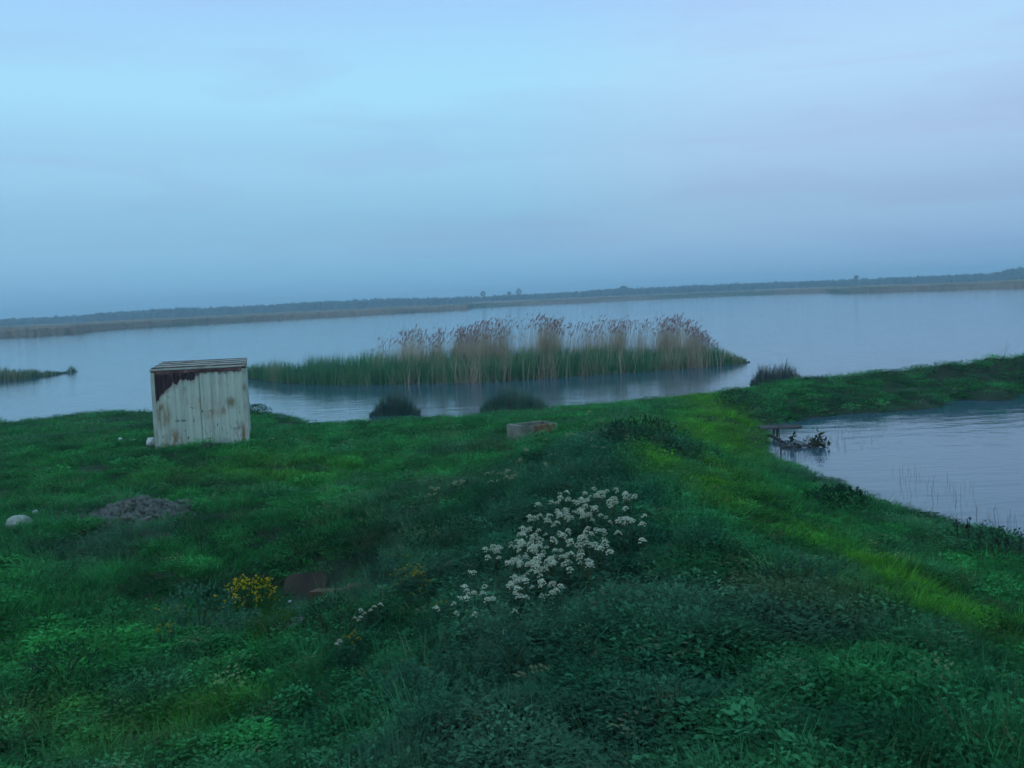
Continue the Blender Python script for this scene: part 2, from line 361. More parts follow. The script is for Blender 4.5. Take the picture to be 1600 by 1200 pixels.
lake = mesh_obj('lake_water', [(-2100, -120, 0), (2100, -120, 0), (2100, 2300, 0), (-2100, 2300, 0)], [(0, 1, 2, 3)], M['water']); tag(lake, kind='structure')

# ------------------------------------------------------------------ far shore
FAR_EDGE = [(-500, 556), (-300, 544), (-100, 534), (0, 527.5), (130, 520), (142, 517), (200, 513), (400, 501.5), (600, 490.5), (730, 483.5), (738, 480.8), (900, 473), (1100, 463.5), (1290, 456.8), (1308, 458.5), (1450, 454), (1600, 449.3), (1750, 444), (2100, 430)]
fe = np.array([at_z(x, y, 0)[:2] for x, y in FAR_EDGE]); fth = np.arctan2(fe[:, 0], fe[:, 1]); fr = np.hypot(fe[:, 0], fe[:, 1])
th = np.linspace(R(-44), R(44), 1500); off = np.array([-.5, -.2, .3, 1, 3, 6, 10, 16, 24, 34, 46, 60, 76, 95, 115, 140, 165, 195, 230, 240])
base = np.interp(th, fth, fr) + 2.5 * fbm(th * 160, th * 0, 3)
TH, OF = np.meshgrid(th, off); RB = base[None] + OF * (base[None] / 420)
Z = 1.85 + 0.3 * fbm(TH * 260, RB * .12, 3) + 0.35 * noise(TH * 900, RB * .5) + 0.25 * noise(TH * 40, RB * .03)
Z[0] = -.4; Z[1] = 0.5; Z[-1] = 0.2
V = np.stack([(RB * np.sin(TH)).ravel(), (RB * np.cos(TH)).ravel(), Z.ravel()], 1); n_ = len(th)
ii = (np.arange(len(off) - 1)[:, None] * n_ + np.arange(n_ - 1)[None]).ravel()
o = mesh_obj('far_reeds', V, np.stack([ii, ii + 1, ii + n_ + 1, ii + n_], 1), M['far_reed']); tag(o, 'straw coloured reed belt along the far shore of the lake', 'reeds', kind='stuff')
off2 = np.array([3, 40, 200, 600, 1300, 1700]); th2 = np.linspace(R(-44), R(44), 200); b2 = np.interp(th2, fth, fr)
TH, OF = np.meshgrid(th2, off2); RB = np.minimum(b2[None] + OF, 2240); V = np.stack([(RB * np.sin(TH)).ravel(), (RB * np.cos(TH)).ravel(), np.full(TH.size, .35)], 1)
ii = (np.arange(len(off2) - 1)[:, None] * 200 + np.arange(199)[None]).ravel()
tag(mesh_obj('far_land', V, np.stack([ii, ii + 1, ii + 201, ii + 200], 1), M['far_ground']), kind='structure')

def far_pos(px, dist):
    d = ray(px, horizon(px)); d = d / np.hypot(d[0], d[1]); return d[0] * dist, d[1] * dist
TL = [(-500, 3), (60, 1.), (110, 1.5), (180, 4), (270, 6), (330, 4.5), (420, 4.8), (480, 6), (600, 6.5), (680, 4), (760, 3.2), (900, 3.4), (935, 5), (970, 6), (1000, 5), (1100, 5), (1240, 4.2), (1340, 3.3), (1450, 3.3), (1550, 2.6), (1572, 6.5), (1600, 8.5), (1700, 9), (2100, 6)]
tb = MB(); g = np.random.default_rng(11)
import bmesh
bm = bmesh.new(); bmesh.ops.create_icosphere(bm, subdivisions=1, radius=1.0); ICO = np.array([v.co[:] for v in bm.verts]); ICOF = [[v.index for v in f.verts] for f in bm.faces]; bm.free()
for px in np.arange(-500, 2100, 2.2):
    for row, dist in ((0, 900), (1, 1080)):
        k = np.interp(px, [a for a, _ in TL], [c for _, c in TL]) + g.normal(0, .55) - (0.8 if row == 0 else 0)
        d_ = dist + g.uniform(-60, 60); top = 5 + k * d_ / FPX
        if top < 4.2: continue
        x, y = far_pos(px + g.uniform(-2, 2), d_); w = g.uniform(2.0, 4.5)
        tb.add(ICO * (1 + g.uniform(-.25, .25, (len(ICO), 1))) * np.array([w, w, top * .55]) + np.array([x, y, top * .45]), ICOF)
o = tb.build('far_treeline', M['far_tree']); tag(o, 'hazy blue belt of trees on the horizon behind the far reeds', 'trees', kind='stuff')

def far_tree(px, dist, hgt, wid, label, shape):
    x, y = far_pos(px, dist); root = empty('tree', (x, y, 0.3)); tag(root, label, 'tree', 'lone trees above the far treeline')
    MB().tube([(0, 0, 0), (0.1, 0, hgt * .35), (-.1, 0, hgt * .6), (0.1, 0, hgt * .85)], [.45, .33, .22, .1], 7).build('trunk', M['far_tree'], root)
    mb = MB(); g = np.random.default_rng(int(px))
    for k in range(150):
        u = g.normal(0, 1, 3); u /= np.linalg.norm(u); u *= g.uniform(.3, 1) ** .5
        c = np.array([u[0] * wid / 2, u[1] * wid / 2, hgt * (shape[0] + shape[1] * u[2])])
        s = g.uniform(.25, .6) * wid / 6
        A = g.normal(0, 1, (3, 3)) * s; mb.add(np.array([A[0], A[1], -A[0] * .8, A[2]]) + c, [(0, 1, 2), (0, 2, 3), (1, 2, 3)])
    mb.build('crown', M['far_tree'], root)
for px, k, wpx, lab, shp in ((755, 12, 8, 'lone round tree standing apart above the far treeline', (.74, .24)), (796, 10, 8, 'low bushy tree beside the pointed tree on the horizon', (.68, .30)),
                             (811, 14, 9, 'pointed tree on the horizon beside a low bushy tree', (.64, .36)), (1338, 9.5, 7, 'flat topped lone tree above the treeline at the right', (.82, .16)), (974, 9.5, 14, 'broad tree topping the hump of the far treeline', (.7, .3))):
    d_ = 860.0
    far_tree(px, d_, 5 + (k - 1) * d_ / FPX, wpx * d_ / FPX, lab, shp)

# ------------------------------------------------------------------ haze
hb = MB().box((0, 1090, 10.5), (4300, 2500, 25.0)); hb.v = [(x, y, z) for x, y, z in hb.v]
m, nt, o_ = new_mat('haze'); pv = N(nt, 'ShaderNodeVolumePrincipled'); pv.inputs['Density'].default_value = 0.0008
pv.inputs['Density Attribute'].default_value = ''; pv.inputs['Color Attribute'].default_value = ''; pv.inputs['Temperature Attribute'].default_value = ''
pv.inputs['Color'].default_value = (0.68, 0.89, 1.0, 1); pv.inputs['Anisotropy'].default_value = 0.1
nt.links.new(pv.outputs[0], o_.inputs['Volume'])
haze = hb.build('haze', m); tag(haze, 'thin blue morning haze over the lake', 'haze', kind='stuff')

# ------------------------------------------------------------------ shipping container
CW, CH, CD = 2.74, 2.48, 4.0
_l = at_y(243, 702, 29.6); _r = at_y(391, 692, 29.6)
cx, cy = 0.5 * (_l + _r)[:2]; c_rot = R(14.06)
cz = min(hz(cx - 1.4, cy - .3), hz(cx + 1.4, cy)) - 0.03
cz = 0.5 * (_l[2] + _r[2]) - 0.14
box = empty('shipping_container', (cx, cy, cz), c_rot + R(0)); box.rotation_euler = (0, R(0.5), c_rot)
tag(box, 'rust stained white corrugated container standing on the grassy bank', 'container')

m, nt, o_ = new_mat('container_paint')       # chalky white paint, rust blooms, dark bare metal where the paint has gone
b = N(nt, 'ShaderNodeBsdfPrincipled'); b.inputs['Roughness'].default_value = 0.7; b.inputs['Specular IOR Level'].default_value = 0.25
t = N(nt, 'ShaderNodeTexCoord'); sp = N(nt, 'ShaderNodeSeparateXYZ'); nt.links.new(t.outputs['Object'], sp.inputs[0])
def tex(scale, stretch, detail=5, rough=.6, dist=0.0):
    mp = N(nt, 'ShaderNodeMapping'); mp.inputs['Scale'].default_value = stretch; nt.links.new(t.outputs['Object'], mp.inputs[0])
    z = N(nt, 'ShaderNodeTexNoise'); z.inputs['Scale'].default_value = scale; z.inputs['Detail'].default_value = detail; z.inputs['Roughness'].default_value = rough; z.inputs['Distortion'].default_value = dist
    nt.links.new(mp.outputs[0], z.inputs['Vector']); return z.outputs['Fac']
def math_(op, a, c=None, clamp=False):
    n = N(nt, 'ShaderNodeMath', operation=op, use_clamp=clamp)
    for i, v in enumerate((a, c)):
        if v is None: continue
        if isinstance(v, (int, float)): n.inputs[i].default_value = v
        else: nt.links.new(v, n.inputs[i])
    return n.outputs[0]
def mrange(v, a, c, d=0.0, e=1.0):
    n = N(nt, 'ShaderNodeMapRange'); nt.links.new(v, n.inputs['Value'])
    for k, q in zip(('From Min', 'From Max', 'To Min', 'To Max'), (a, c, d, e)): n.inputs[k].default_value = q
    return n.outputs[0]
def mixc(f, a, c):
    n = N(nt, 'ShaderNodeMix', data_type='RGBA')
    nt.links.new(f, n.inputs[0])
    for i, v in ((6, a), (7, c)):
        if isinstance(v, tuple): n.inputs[i].default_value = (*v, 1)
        else: nt.links.new(v, n.inputs[i])
    return n.outputs[2]
big = tex(1.1, (1, 1, .6)); fine = tex(7, (1, 1, .35), 6); streak = tex(5, (1, 1, .06), 4); speck = tex(9, (1, 1, .8), 2)
col = mixc(mrange(big, .35, .65), (.43, .51, .42), (.55, .62, .52))
col = mixc(mrange(streak, .48, .72, 0, .55), col, (.30, .29, .26))
col = mixc(mrange(streak, .40, .25, 0, .45), col, (.36, .27, .17))
bl = math_('MULTIPLY', mrange(big, .5, .68), mrange(fine, .45, .65)); col = mixc(math_('MULTIPLY', bl, .95), col, (.24, .14, .08))
small = math_('MULTIPLY', mrange(tex(3.2, (1, 1, .7), 4), .56, .66), mrange(fine, .42, .6)); col = mixc(math_('MULTIPLY', small, .8), col, (.20, .15, .10))
# blooms low at the left foot and mid left, object space metres
def bloom(x0, z0, rx, rz):
    a = math_('DIVIDE', math_('SUBTRACT', sp.outputs['X'], x0), rx); c = math_('DIVIDE', math_('SUBTRACT', sp.outputs['Z'], z0), rz)
    d = math_('ADD', math_('MULTIPLY', a, a), math_('MULTIPLY', c, c)); d = math_('SUBTRACT', 1.0, d, True)
    return math_('MULTIPLY', d, mrange(fine, .38, .58))
for x0, z0, rx, rz, s, cc in ((-.82, .28, .34, .5, 1.0, (.22, .10, .035)), (-1.08, 1.15, .3, .5, .9, (.28, .2, .1)), (.9, 1.42, .22, .22, .9, (.2, .16, .09)), (-.6, .95, .2, .06, 1.0, (.05, .05, .05)), (1.0, .62, .14, .06, 1.0, (.06, .06, .06)), (.45, 1.2, .5, .3, .5, (.38, .29, .2)), (1.2, .4, .22, .5, 1.0, (.24, .13, .08)), (.0, 1.3, .25, .5, .5, (.36, .27, .18)), (.1, .05, .5, .18, 1.0, (.3, .15, .06))):
    col = mixc(math_('MULTIPLY', bloom(x0, z0, rx, rz), s), col, cc)
hole = mrange(speck, .66, .69); col = mixc(math_('MULTIPLY', hole, mrange(sp.outputs['Z'], 1.6, 1.2)), col, (.03, .03, .03))
# the peeled corner: above a stepped diagonal, top left
edge = math_('SUBTRACT', math_('ADD', math_('MULTIPLY', sp.outputs['X'], .36), 2.28), mrange(sp.outputs['X'], -.95, -1.2, 0, .28))          # z of the paint edge along x
edge = math_('ADD', edge, mrange(streak, .3, .7, -.12, .12)); edge = math_('ADD', edge, mrange(fine, .3, .7, -.07, .07))
peel = mrange(math_('SUBTRACT', sp.outputs['Z'], edge), 0.0, .025)
peel = math_('MULTIPLY', peel, mrange(math_('ADD', sp.outputs['X'], mrange(fine, .3, .7, -.1, .1)), .06, -.02))
peel = math_('MULTIPLY', peel, mrange(sp.outputs['X'], -1.29, -1.25))
diff_ = math_('SUBTRACT', sp.outputs['Z'], edge); fr1 = math_('MULTIPLY', mrange(diff_, -.16, .0), mrange(sp.outputs['X'], .15, -.1)); fr1 = math_('MULTIPLY', fr1, mrange(fine, .4, .6)); col = mixc(math_('MULTIPLY', fr1, .8), col, (.20, .12, .075))
maroon = mixc(mrange(fine, .35, .65), (.022, .014, .018), (.055, .024, .028))
col = mixc(peel, col, maroon)
topr = mrange(math_('ADD', sp.outputs['Z'], mrange(fine, .3, .7, -.07, .07)), CH - .16, CH - .10); col = mixc(math_('MULTIPLY', topr, .8), col, (.14, .09, .085))
nt.links.new(col, b.inputs['Base Color']); nt.links.new(b.outputs[0], o_.inputs['Surface'])
bp = N(nt, 'ShaderNodeBump'); bp.inputs['Strength'].default_value = .25; bp.inputs['Distance'].default_value = .01; nt.links.new(fine, bp.inputs['Height']); nt.links.new(bp.outputs[0], b.inputs['Normal'])
M['container'] = m
M['container_roof'] = noise_mat('container_roof', [(0.35, (0.075, 0.045, 0.045)), (0.52, (0.16, 0.12, 0.12)), (0.62, (0.36, 0.36, 0.38))], scale=1.3, rough=0.6, detail=6, stretch=(.4, 2.5, 1), spec=.4)
M['rail_pale'] = noise_mat('rail_pale', [(0.3, (0.22, 0.19, 0.15)), (0.45, (0.38, 0.41, 0.34)), (0.7, (0.48, 0.52, 0.44))], scale=2.5, detail=6)
M['rail_rust'] = noise_mat('rail_rust', [(0.35, (0.06, 0.03, 0.03)), (0.6, (0.13, 0.07, 0.055)), (0.75, (0.30, 0.27, 0.25))], scale=3, detail=6)
def corrugated(x0, x1, z0, z1, pitch=0.235, dep=0.03):
    prof = []; x = x0; k = 0
    while x < x1 - 1e-6:
        for dx, dy in ((0, 0), (.07, 0), (.105, dep), (.19, dep), (.235, 0)):
            prof.append((min(x + dx, x1), dy if dx < .22 else 0))
        x += pitch
    pts = [prof[0]] + [b_ for a_, b_ in zip(prof, prof[1:]) if b_[0] > a_[0] + 1e-4]
    zs = np.linspace(z0, z1, 7); v = []; f = []
    for i, z in enumerate(zs):
        for (x, y) in pts: v.append((x, y + 0.006 * math.sin(9 * x + 4 * z), z))
    n = len(pts)
    for i in range(len(zs) - 1):
        for k in range(n - 1): f.append((i * n + k, i * n + k + 1, (i + 1) * n + k + 1, (i + 1) * n + k))
    return v, f
def wall(x0, x1, name='wall_sheet', rz=0, off=(0, 0)):
    v, f = corrugated(x0, x1, .09, CH - .10)
    c, s = math.cos(rz), math.sin(rz)
    v = [(c * x - s * y + off[0], s * x + c * y + off[1], z) for x, y, z in v]
    return mesh_obj(name, v, f, M['container'], box)
wall(-CW / 2 + .11, 0.02); wall(0.022, CW / 2 - .11)
wall(-CD / 2 + .11, CD / 2 - .11, rz=R(-90), off=(-CW / 2 + .012, CD / 2)); wall(-CD / 2 + .11, CD / 2 - .11, rz=R(90), off=(CW / 2 - .012, CD / 2)); wall(-CW / 2 + .11, CW / 2 - .11, rz=R(180), off=(0, CD - .012))
for sx in (-1, 1):
    for y in (.04, CD - .04):
        MB().box((sx * (CW / 2 - .055), y, CH / 2 - .02), (.11, .12, CH - .05)).build('corner_post', M['rail_pale'], box)
for y in (.02, CD - .02):
    MB().box((0, y, CH - .045), (CW - .224, .09, .09)).build('top_rail', M['rail_rust'], box)
    MB().box((0, y, .045), (CW - .224, .08, .085)).build('bottom_rail', M['rail_rust'], box)
for sx in (-1, 1):
    MB().box((sx * (CW / 2 - .05), CD / 2, CH - .045), (.09, CD - .22, .09)).build('top_rail', M['rail_rust'], box)
    MB().box((sx * (CW / 2 - .05), CD / 2, .045), (.08, CD - .22, .085)).build('bottom_rail', M['rail_rust'], box)
roof = MB().box((0, CD / 2, CH + .012), (CW + .02, CD + .02, .02)).build('roof', M['container_roof'], box)
MB().box((0, .01, CH + .045), (CW + .05, .07, .045)).build('roof_edge', M['rail_pale'], box)
for k in range(7):
    y = .55 + k * .56
    MB().add([(-CW / 2 - .01, y - .09, CH + .024), (CW / 2 + .01, y - .09, CH + .024), (CW / 2 + .01, y - .05, CH + .085), (-CW / 2 - .01, y - .05, CH + .085), (-CW / 2 - .01, y + .05, CH + .085), (CW / 2 + .01, y + .05, CH + .085), (CW / 2 + .01, y + .09, CH + .024), (-CW / 2 - .01, y + .09, CH + .024)],
             [(0, 1, 2, 3), (3, 2, 5, 4), (4, 5, 6, 7), (0, 3, 4, 7), (1, 6, 5, 2)]).build('roof_rib', M['rail_pale'] if k % 2 else M['rail_rust'], box)

# ------------------------------------------------------------------ concrete trough
p = on_ground(833, 689); tr = empty('concrete_trough', (p[0], p[1] + .2, p[2] - .12), R(32)); tag(tr, 'low open concrete trough half sunk in the grass', 'trough')
k = np.linalg.norm(p[:2]) / FPX; L_ = 74 * k; LT, WT = 1.18, .66
MB().box((-LT / 2 + .05, 0, .29), (.10, WT, .58), jit=.012).build('end_wall', M['concrete'], tr); MB().box((LT / 2 - .05, 0, .27), (.10, WT, .52), jit=.012).build('end_wall', M['concrete'], tr)
MB().box((-LT / 2 + .28, -WT / 2 + .05, .285), (.35, .10, .56), jit=.012).build('side_wall', M['concrete'], tr); MB().box((.175, -WT / 2 + .052, .272), (.605, .095, .525), jit=.012).build('side_wall', M['brick'], tr)
MB().box((0, WT / 2 - .05, .28), (LT - .21, .10, .55), jit=.012).build('side_wall', M['concrete'], tr); MB().box((0, 0, .08), (LT - .21, WT - .21, .1)).build('floor_slab', M['brown_slab'], tr)

# ------------------------------------------------------------------ hollow with the brown slab
p = on_ground(478, 930); s_ = np.linalg.norm(p[:2]) / FPX
mb = MB(); ring = []; out_ = [(-1, -.6), (-.95, .1), (-.72, .62), (-.2, .8), (.3, .72), (.72, .9), (.98, .35), (.8, -.2), (1, -.7), (.1, -.9)]
for (u0, v0), (u1, v1) in zip(out_, out_[1:] + out_[:1]):
    for t_ in (0, .5): ring.append(((u0 + (u1 - u0) * t_ + float(rng.normal(0, .04))) * .36, (v0 + (v1 - v0) * t_ + float(rng.normal(0, .04))) * .33))
ring = ring[::-1]; n = len(ring)
mb.add([(x, -.05, z + .3) for x, z in ring] + [(x * .94, -.075, z * .94 + .3) for x, z in ring] + [(x, .05, z + .3) for x, z in ring],
       [tuple(range(n, 2 * n))] + [(k, (k + 1) % n, n + (k + 1) % n, n + k) for k in range(n)] + [(2 * n + k, 2 * n + (k + 1) % n, (k + 1) % n, k) for k in range(n)] + [tuple(range(3 * n - 1, 2 * n - 1, -1))])
slab = mb.build('stone_slab', M['brown_slab'], loc=(p[0], p[1] - .05, p[2] - .10)); slab.rotation_euler = (R(-58), R(4), R(10)); tag(slab, 'rounded brown slab leaning against the bank of the grassy hollow', 'slab')
for (a0, a1, lab) in (((492, 936), (538, 938), 'orange brown kerb stone lying below the brown slab'), ((540, 934), (585, 930), 'orange brown kerb stone at the far end of the grassy hollow')):
    A = on_ground(*a0); B = on_ground(*a1); d_ = B - A; ln = np.hypot(d_[0], d_[1])
    o = MB().box((0, 0, .07), (ln, .15, .17), jit=.02).build('kerb_stone', M['kerb'], loc=tuple((A + B) / 2)); o.rotation_euler = (R(5), -math.atan2(d_[2], ln), math.atan2(d_[1], d_[0])); tag(o, lab, 'kerb stone')

# ------------------------------------------------------------------ stones, litter, gravel heap
def rock(px, py, size, mat, name, label, cat, sc=(1, .8, .6), seed=1):
    p = on_ground(px, py); r = size * np.linalg.norm(p) / FPX / 2
    o = MB().blob((0, 0, r * sc[2] * .55), np.array(sc) * r, 2, .14, seed).build(name, mat, loc=(p[0], p[1], p[2] + .03), smooth=False)
    o.rotation_euler = (0, 0, seed * 1.3); tag(o, label, cat); return o
rock(30, 826, 36, M['stone'], 'boulder', 'pale boulder lying in the grass near the left edge', 'stone', (1, .7, .6), 3)
rock(56, 808, 12, M['plastic'], 'plastic_scrap', 'small white scrap behind the pale boulder', 'litter', (1, .8, .9), 4)
rock(75, 840, 8, M['plastic'], 'plastic_scrap', 'small white scrap in front of the pale boulder', 'litter', (1, .8, .6), 5)
rock(188, 692, 11, M['plastic'], 'plastic_scrap', 'white scrap farthest from the container in the grass', 'litter', (1, .8, .6), 6)
rock(206, 692, 13, M['plastic'], 'plastic_scrap', 'flat white scrap between container and lone white scrap', 'litter', (1.3, .8, .4), 7)
rock(236, 696, 14, M['plastic'], 'plastic_bag', 'crumpled white bag against the foot of the container', 'bag', (1, .8, 1), 8)
rock(465, 960, 13, M['plastic'], 'plastic_scrap', 'white scrap among the weeds below the grassy hollow', 'litter', (1, .8, .7), 9)
rock(453, 946, 6, M['plastic'], 'plastic_scrap', 'tiny white scrap just above the other in the hollow', 'litter', (1, .8, .7), 10)
rock(470, 986, 42, M['gravel'], 'boulder', 'grey boulder among weeds below the grassy hollow', 'stone', (1, .8, .45), 12)
rock(322, 701, 22, M['wood_dark'], 'gap_lump', 'dark lump standing in for the gap under the front edge of the container', 'dark_gap', (1.3, .7, .35), 13)  # dark lump added to show the dark gap below the container front
hp = on_ground(222, 800); mb = MB(); g = np.random.default_rng(5)
heap_n = 26; hv = []; hf = []
for i in range(heap_n):
    for j in range(heap_n):
        u, v_ = i / (heap_n - 1) * 2 - 1, j / (heap_n - 1) * 2 - 1; x, y = hp[0] + u * 1.0, hp[1] + v_ * 1.3
        d_ = max(0, 1 - (u * u + v_ * v_)); hv.append((x, y, -.05 + .17 * d_ ** .8 * (1 + .5 * float(noise(u * 2.3 + 4, v_ * 2.3))) + .05 * g.normal() * d_))
zz = height([a[0] for a in hv], [a[1] for a in hv]); hv = [(a, b_, c + z) for (a, b_, c), z in zip(hv, zz)]
for i in range(heap_n - 1):
    for j in range(heap_n - 1): hf.append((i * heap_n + j, (i + 1) * heap_n + j, (i + 1) * heap_n + j + 1, i * heap_n + j + 1))
mb.add(hv, hf)
for k in range(420):
    q = (hp[0] + g.normal(0, .55), hp[1] + g.normal(0, .6)) if k < 300 else tuple(on_ground(158 + g.normal(0, 26), 810 + g.normal(0, 6))[:2])
    u, v_ = (q[0] - hp[0]) / 1.0, (q[1] - hp[1]) / 1.3; zq = hz(*q) + .15 * max(0, 1 - u * u - v_ * v_) ** .8
    r = g.uniform(.02, .08); mb.add(ICO * (1 + g.uniform(-.3, .3, (12, 1) if len(ICO) == 12 else (len(ICO), 1))) * r + np.array([q[0], q[1], zq]), ICOF)
o = mb.build('gravel', M['gravel']); tag(o, 'low heap of grey gravel in the meadow', 'gravel', kind='stuff')

# ------------------------------------------------------------------ grass: tufts scattered over the ground
SRC = bpy.data.collections.new('tuft_sources')
def tuft(name, n, rad, h, w, g, leanf=.6):
    a = g.uniform(0, 2 * math.pi, n); r = rad * np.sqrt(g.uniform(0, 1, n)); b_ = np.stack([r * np.cos(a), r * np.sin(a), np.full(n, -.02)], 1)
    hh = h * g.uniform(.45, 1.1, n); ln = np.stack([np.cos(a), np.sin(a)], 1) * (hh * g.uniform(.1, leanf, n))[:, None] + g.normal(0, .03, (n, 2))
    v, f = ribbons(b_, hh, w * g.uniform(.7, 1.3, n), ln, g.uniform(0, math.pi, n))
    o = mesh_obj(name, v, f, M['grass'], link=False); SRC.objects.link(o)
def leafy(name, n, rad, h, size, g):
    mb = MB()
    for k in range(n):
        a = g.uniform(0, 2 * math.pi); r = rad * math.sqrt(g.uniform(0, 1)); c = np.array([r * math.cos(a), r * math.sin(a), h * g.uniform(.15, 1) * (1 - .5 * (r / rad) ** 2)])
        d = np.array([math.cos(a + g.normal(0, .6)), math.sin(a + g.normal(0, .6)), g.uniform(-.3, .7)]); d /= np.linalg.norm(d); s = np.cross(d, [0, 0, 1]); s /= np.linalg.norm(s)
        L = size * g.uniform(.6, 1.3); W = L * .3; up = np.cross(s, d)
        mb.add([c, c + d * L * .45 + s * W + up * L * .06, c + d * L - up * L * .12, c + d * L * .45 - s * W + up * L * .06], [(0, 1, 2, 3)])
    o = mb.build(name, M['grass'], link=False); SRC.objects.link(o)
g = np.random.default_rng(21)
for k in range(3): tuft('tuft_a%d' % k, 40, .18, .17, .009, g)
for k in range(3): tuft('tuft_b%d' % k, 34, .14, .30, .009, g, .8)
for k in range(3): leafy('tuft_c%d' % k, 60, .18, .18, .05, g)
def stalks(name, n, rad, h, g):
    a = g.uniform(0, 6.283, n); r = rad * np.sqrt(g.uniform(0, 1, n)); b_ = np.stack([r * np.cos(a), r * np.sin(a), np.full(n, -.02)], 1); hh = h * g.uniform(.6, 1.1, n); ln = g.normal(0, .08, (n, 2))
    v, f = ribbons(b_, hh, np.full(n, .006), ln, g.uniform(0, 3.14, n)); mb = MB(); mb.add(v, f)
    for q in range(n):
        for e in range(6): A_ = g.normal(0, .0065, (3, 3)); mb.add(np.array([A_[0], A_[1], A_[2]]) + b_[q] + np.array([ln[q, 0], ln[q, 1], hh[q]]) * (1 - .035 * e), [(0, 1, 2)])
    o = mb.build(name, M['grass'], link=False); SRC.objects.link(o)
for k in range(2): stalks('tuft_e%d' % k, 7, .12, .42, g)
for k in range(2): leafy('tuft_d%d' % k, 64, .15, .34, .038, g)
# 0-2 short, 3-5 tall, 6-8 broad leaves, 9-10 tall leafy weeds (children sorted by name)
def seg_dist(x, y, pts):
    d = np.full(len(x), 1e9)
    for (ax, ay), (bx, by) in zip(pts, pts[1:]):
        t = np.clip(((x - ax) * (bx - ax) + (y - ay) * (by - ay)) / ((bx - ax) ** 2 + (by - ay) ** 2), 0, 1)
        d = np.minimum(d, np.hypot(x - ax - t * (bx - ax), y - ay - t * (by - ay)))
    return d
NT = 74000
g = np.random.default_rng(33)
r = 3.0 + (60 - 3.0) * g.uniform(0, 1, NT) ** 1.25; a = g.uniform(-1, 1, NT) * np.radians(34 + 11 * np.clip((16 - r) / 10, 0, 1)); x = r * np.sin(a); y = r * np.cos(a)
z = height(x, y); keep = z > .02
n1 = fbm(x * .35, y * .35, 3); n2 = fbm(x * .9 + 40, y * .9, 3); n3 = fbm(x * 2.2 - 7, y * 2.2 + 3, 2)
# bare places
def near(px, py, rx): q = on_ground(px, py); return np.hypot(x - q[0], y - q[1]) / rx
bare = np.zeros(NT)
for px, py, rr_ in ((222, 800, .95), (160, 812, .75), (490, 922, .75), (545, 932, .8), (1135, 662, .4), (130, 737, .8), (210, 1165, .25), (30, 740, .7), (29, 826, .4), (470, 990, .35), (60, 812, .2)):
    bare = np.maximum(bare, 1.25 - near(px, py, rr_))
keep &= ~(g.uniform(0, 1, NT) < np.clip(bare * 2.2, 0, .95))
keep &= ~((n3 + .4 * n2 < -.62) & (g.uniform(0, 1, NT) < .7))
c_, s_ = math.cos(c_rot), math.sin(c_rot); lx = (x - cx) * c_ + (y - cy) * s_; ly = -(x - cx) * s_ + (y - cy) * c_
keep &= ~((np.abs(lx) < CW / 2 + .02) & (ly > -.03) & (ly < CD + .02))
ct, st_ = math.cos(R(32)), math.sin(R(32)); tx = (x - tr.location[0]) * ct + (y - tr.location[1]) * st_; ty = -(x - tr.location[0]) * st_ + (y - tr.location[1]) * ct
keep &= ~((np.abs(tx) < LT / 2 + .05) & (np.abs(ty) < WT / 2 + .08))
ridge = [tuple(on_ground(*q)[:2]) for q in ((1075, 725), (1110, 765), (1180, 800), (1265, 850), (1340, 890), (1420, 930), (1500, 975))]
vivid = np.clip(1.3 - seg_dist(x + .5 * n1 + .25 * n3, y + .7 * n2, ridge) / np.interp(r, [7, 10, 14, 18], [.7, .85, 1.05, 1.1]), 0, 1) * np.clip(.5 + .8 * n2 + .8 * n3, 0, .9)
vivid *= np.clip(.62 + (r - 8) / 12, .62, 1)
for px, py, rr_ in ((1125, 778, .75), (1195, 828, .65), (1275, 855, .5)):
    vivid = np.maximum(vivid, np.clip(1.25 - near(px, py, rr_), 0, 1) * np.clip(.72 + .6 * n2 + .6 * n3, 0, .95))
neck = [tuple(on_ground(*q)[:2]) for q in ((1085, 690), (1140, 655), (1110, 628), (1030, 622))]
vivid = np.maximum(vivid, .75 * np.clip(1.3 - seg_dist(x, y, neck) / 1.6, 0, 1))
for px, py, rr_ in ((215, 1150, .9), (90, 1130, .6), (420, 740, 3.0), (330, 1120, .6)):
    vivid = np.maximum(vivid, .5 * np.clip(1.3 - near(px, py, rr_), 0, 1) * np.clip(.7 + n2, 0, 1))
mound = np.clip(1.3 - seg_dist(x, y, [tuple(on_ground(*q)[:2]) for q in ((980, 690), (900, 800), (850, 950), (900, 1150))]) / 2.6, 0, 1)   # weedy, grey-green
cA = np.array([.018, .085, .026]); cB = np.array([.036, .215, .048]); cC = np.array([.026, .105, .056]); cV = np.array([.085, .26, .012]); cD = np.array([.15, .14, .07])
open_ = np.clip((r - 9) / 14, 0, 1) * .35 - .1 * mound
t1 = np.clip(.40 + .9 * n1 + .9 * n3 + .5 * n2 + open_, 0, 1)[:, None]; col = cA * (1 - t1) + cB * t1
t2 = np.clip(.8 * mound + .55 * n2, 0, .85)[:, None]; col = col * (1 - t2) + cC * t2
t3 = np.clip(vivid, 0, 1)[:, None]; col = col * (1 - t3) + cV * t3
n4 = fbm(x * .55 + 91, y * .55 - 33, 2); t4 = np.clip(1.5 * n4 - .1, 0, .65)[:, None] * (1 - t3); col = col * (1 - t4) + np.array([.062, .135, .078]) * t4
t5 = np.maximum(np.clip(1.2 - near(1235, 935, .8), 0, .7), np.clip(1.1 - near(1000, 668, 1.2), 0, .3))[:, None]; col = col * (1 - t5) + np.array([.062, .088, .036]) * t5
dry = (g.uniform(0, 1, NT) < .035 + .05 * (n2 > .35))[:, None]; col = np.where(dry, col * .4 + cD * .6, col)
col *= 1.24 * g.uniform(.55, 1.45, (NT, 1)) * np.clip(1 + .5 * n3, .6, 1.4)[:, None]
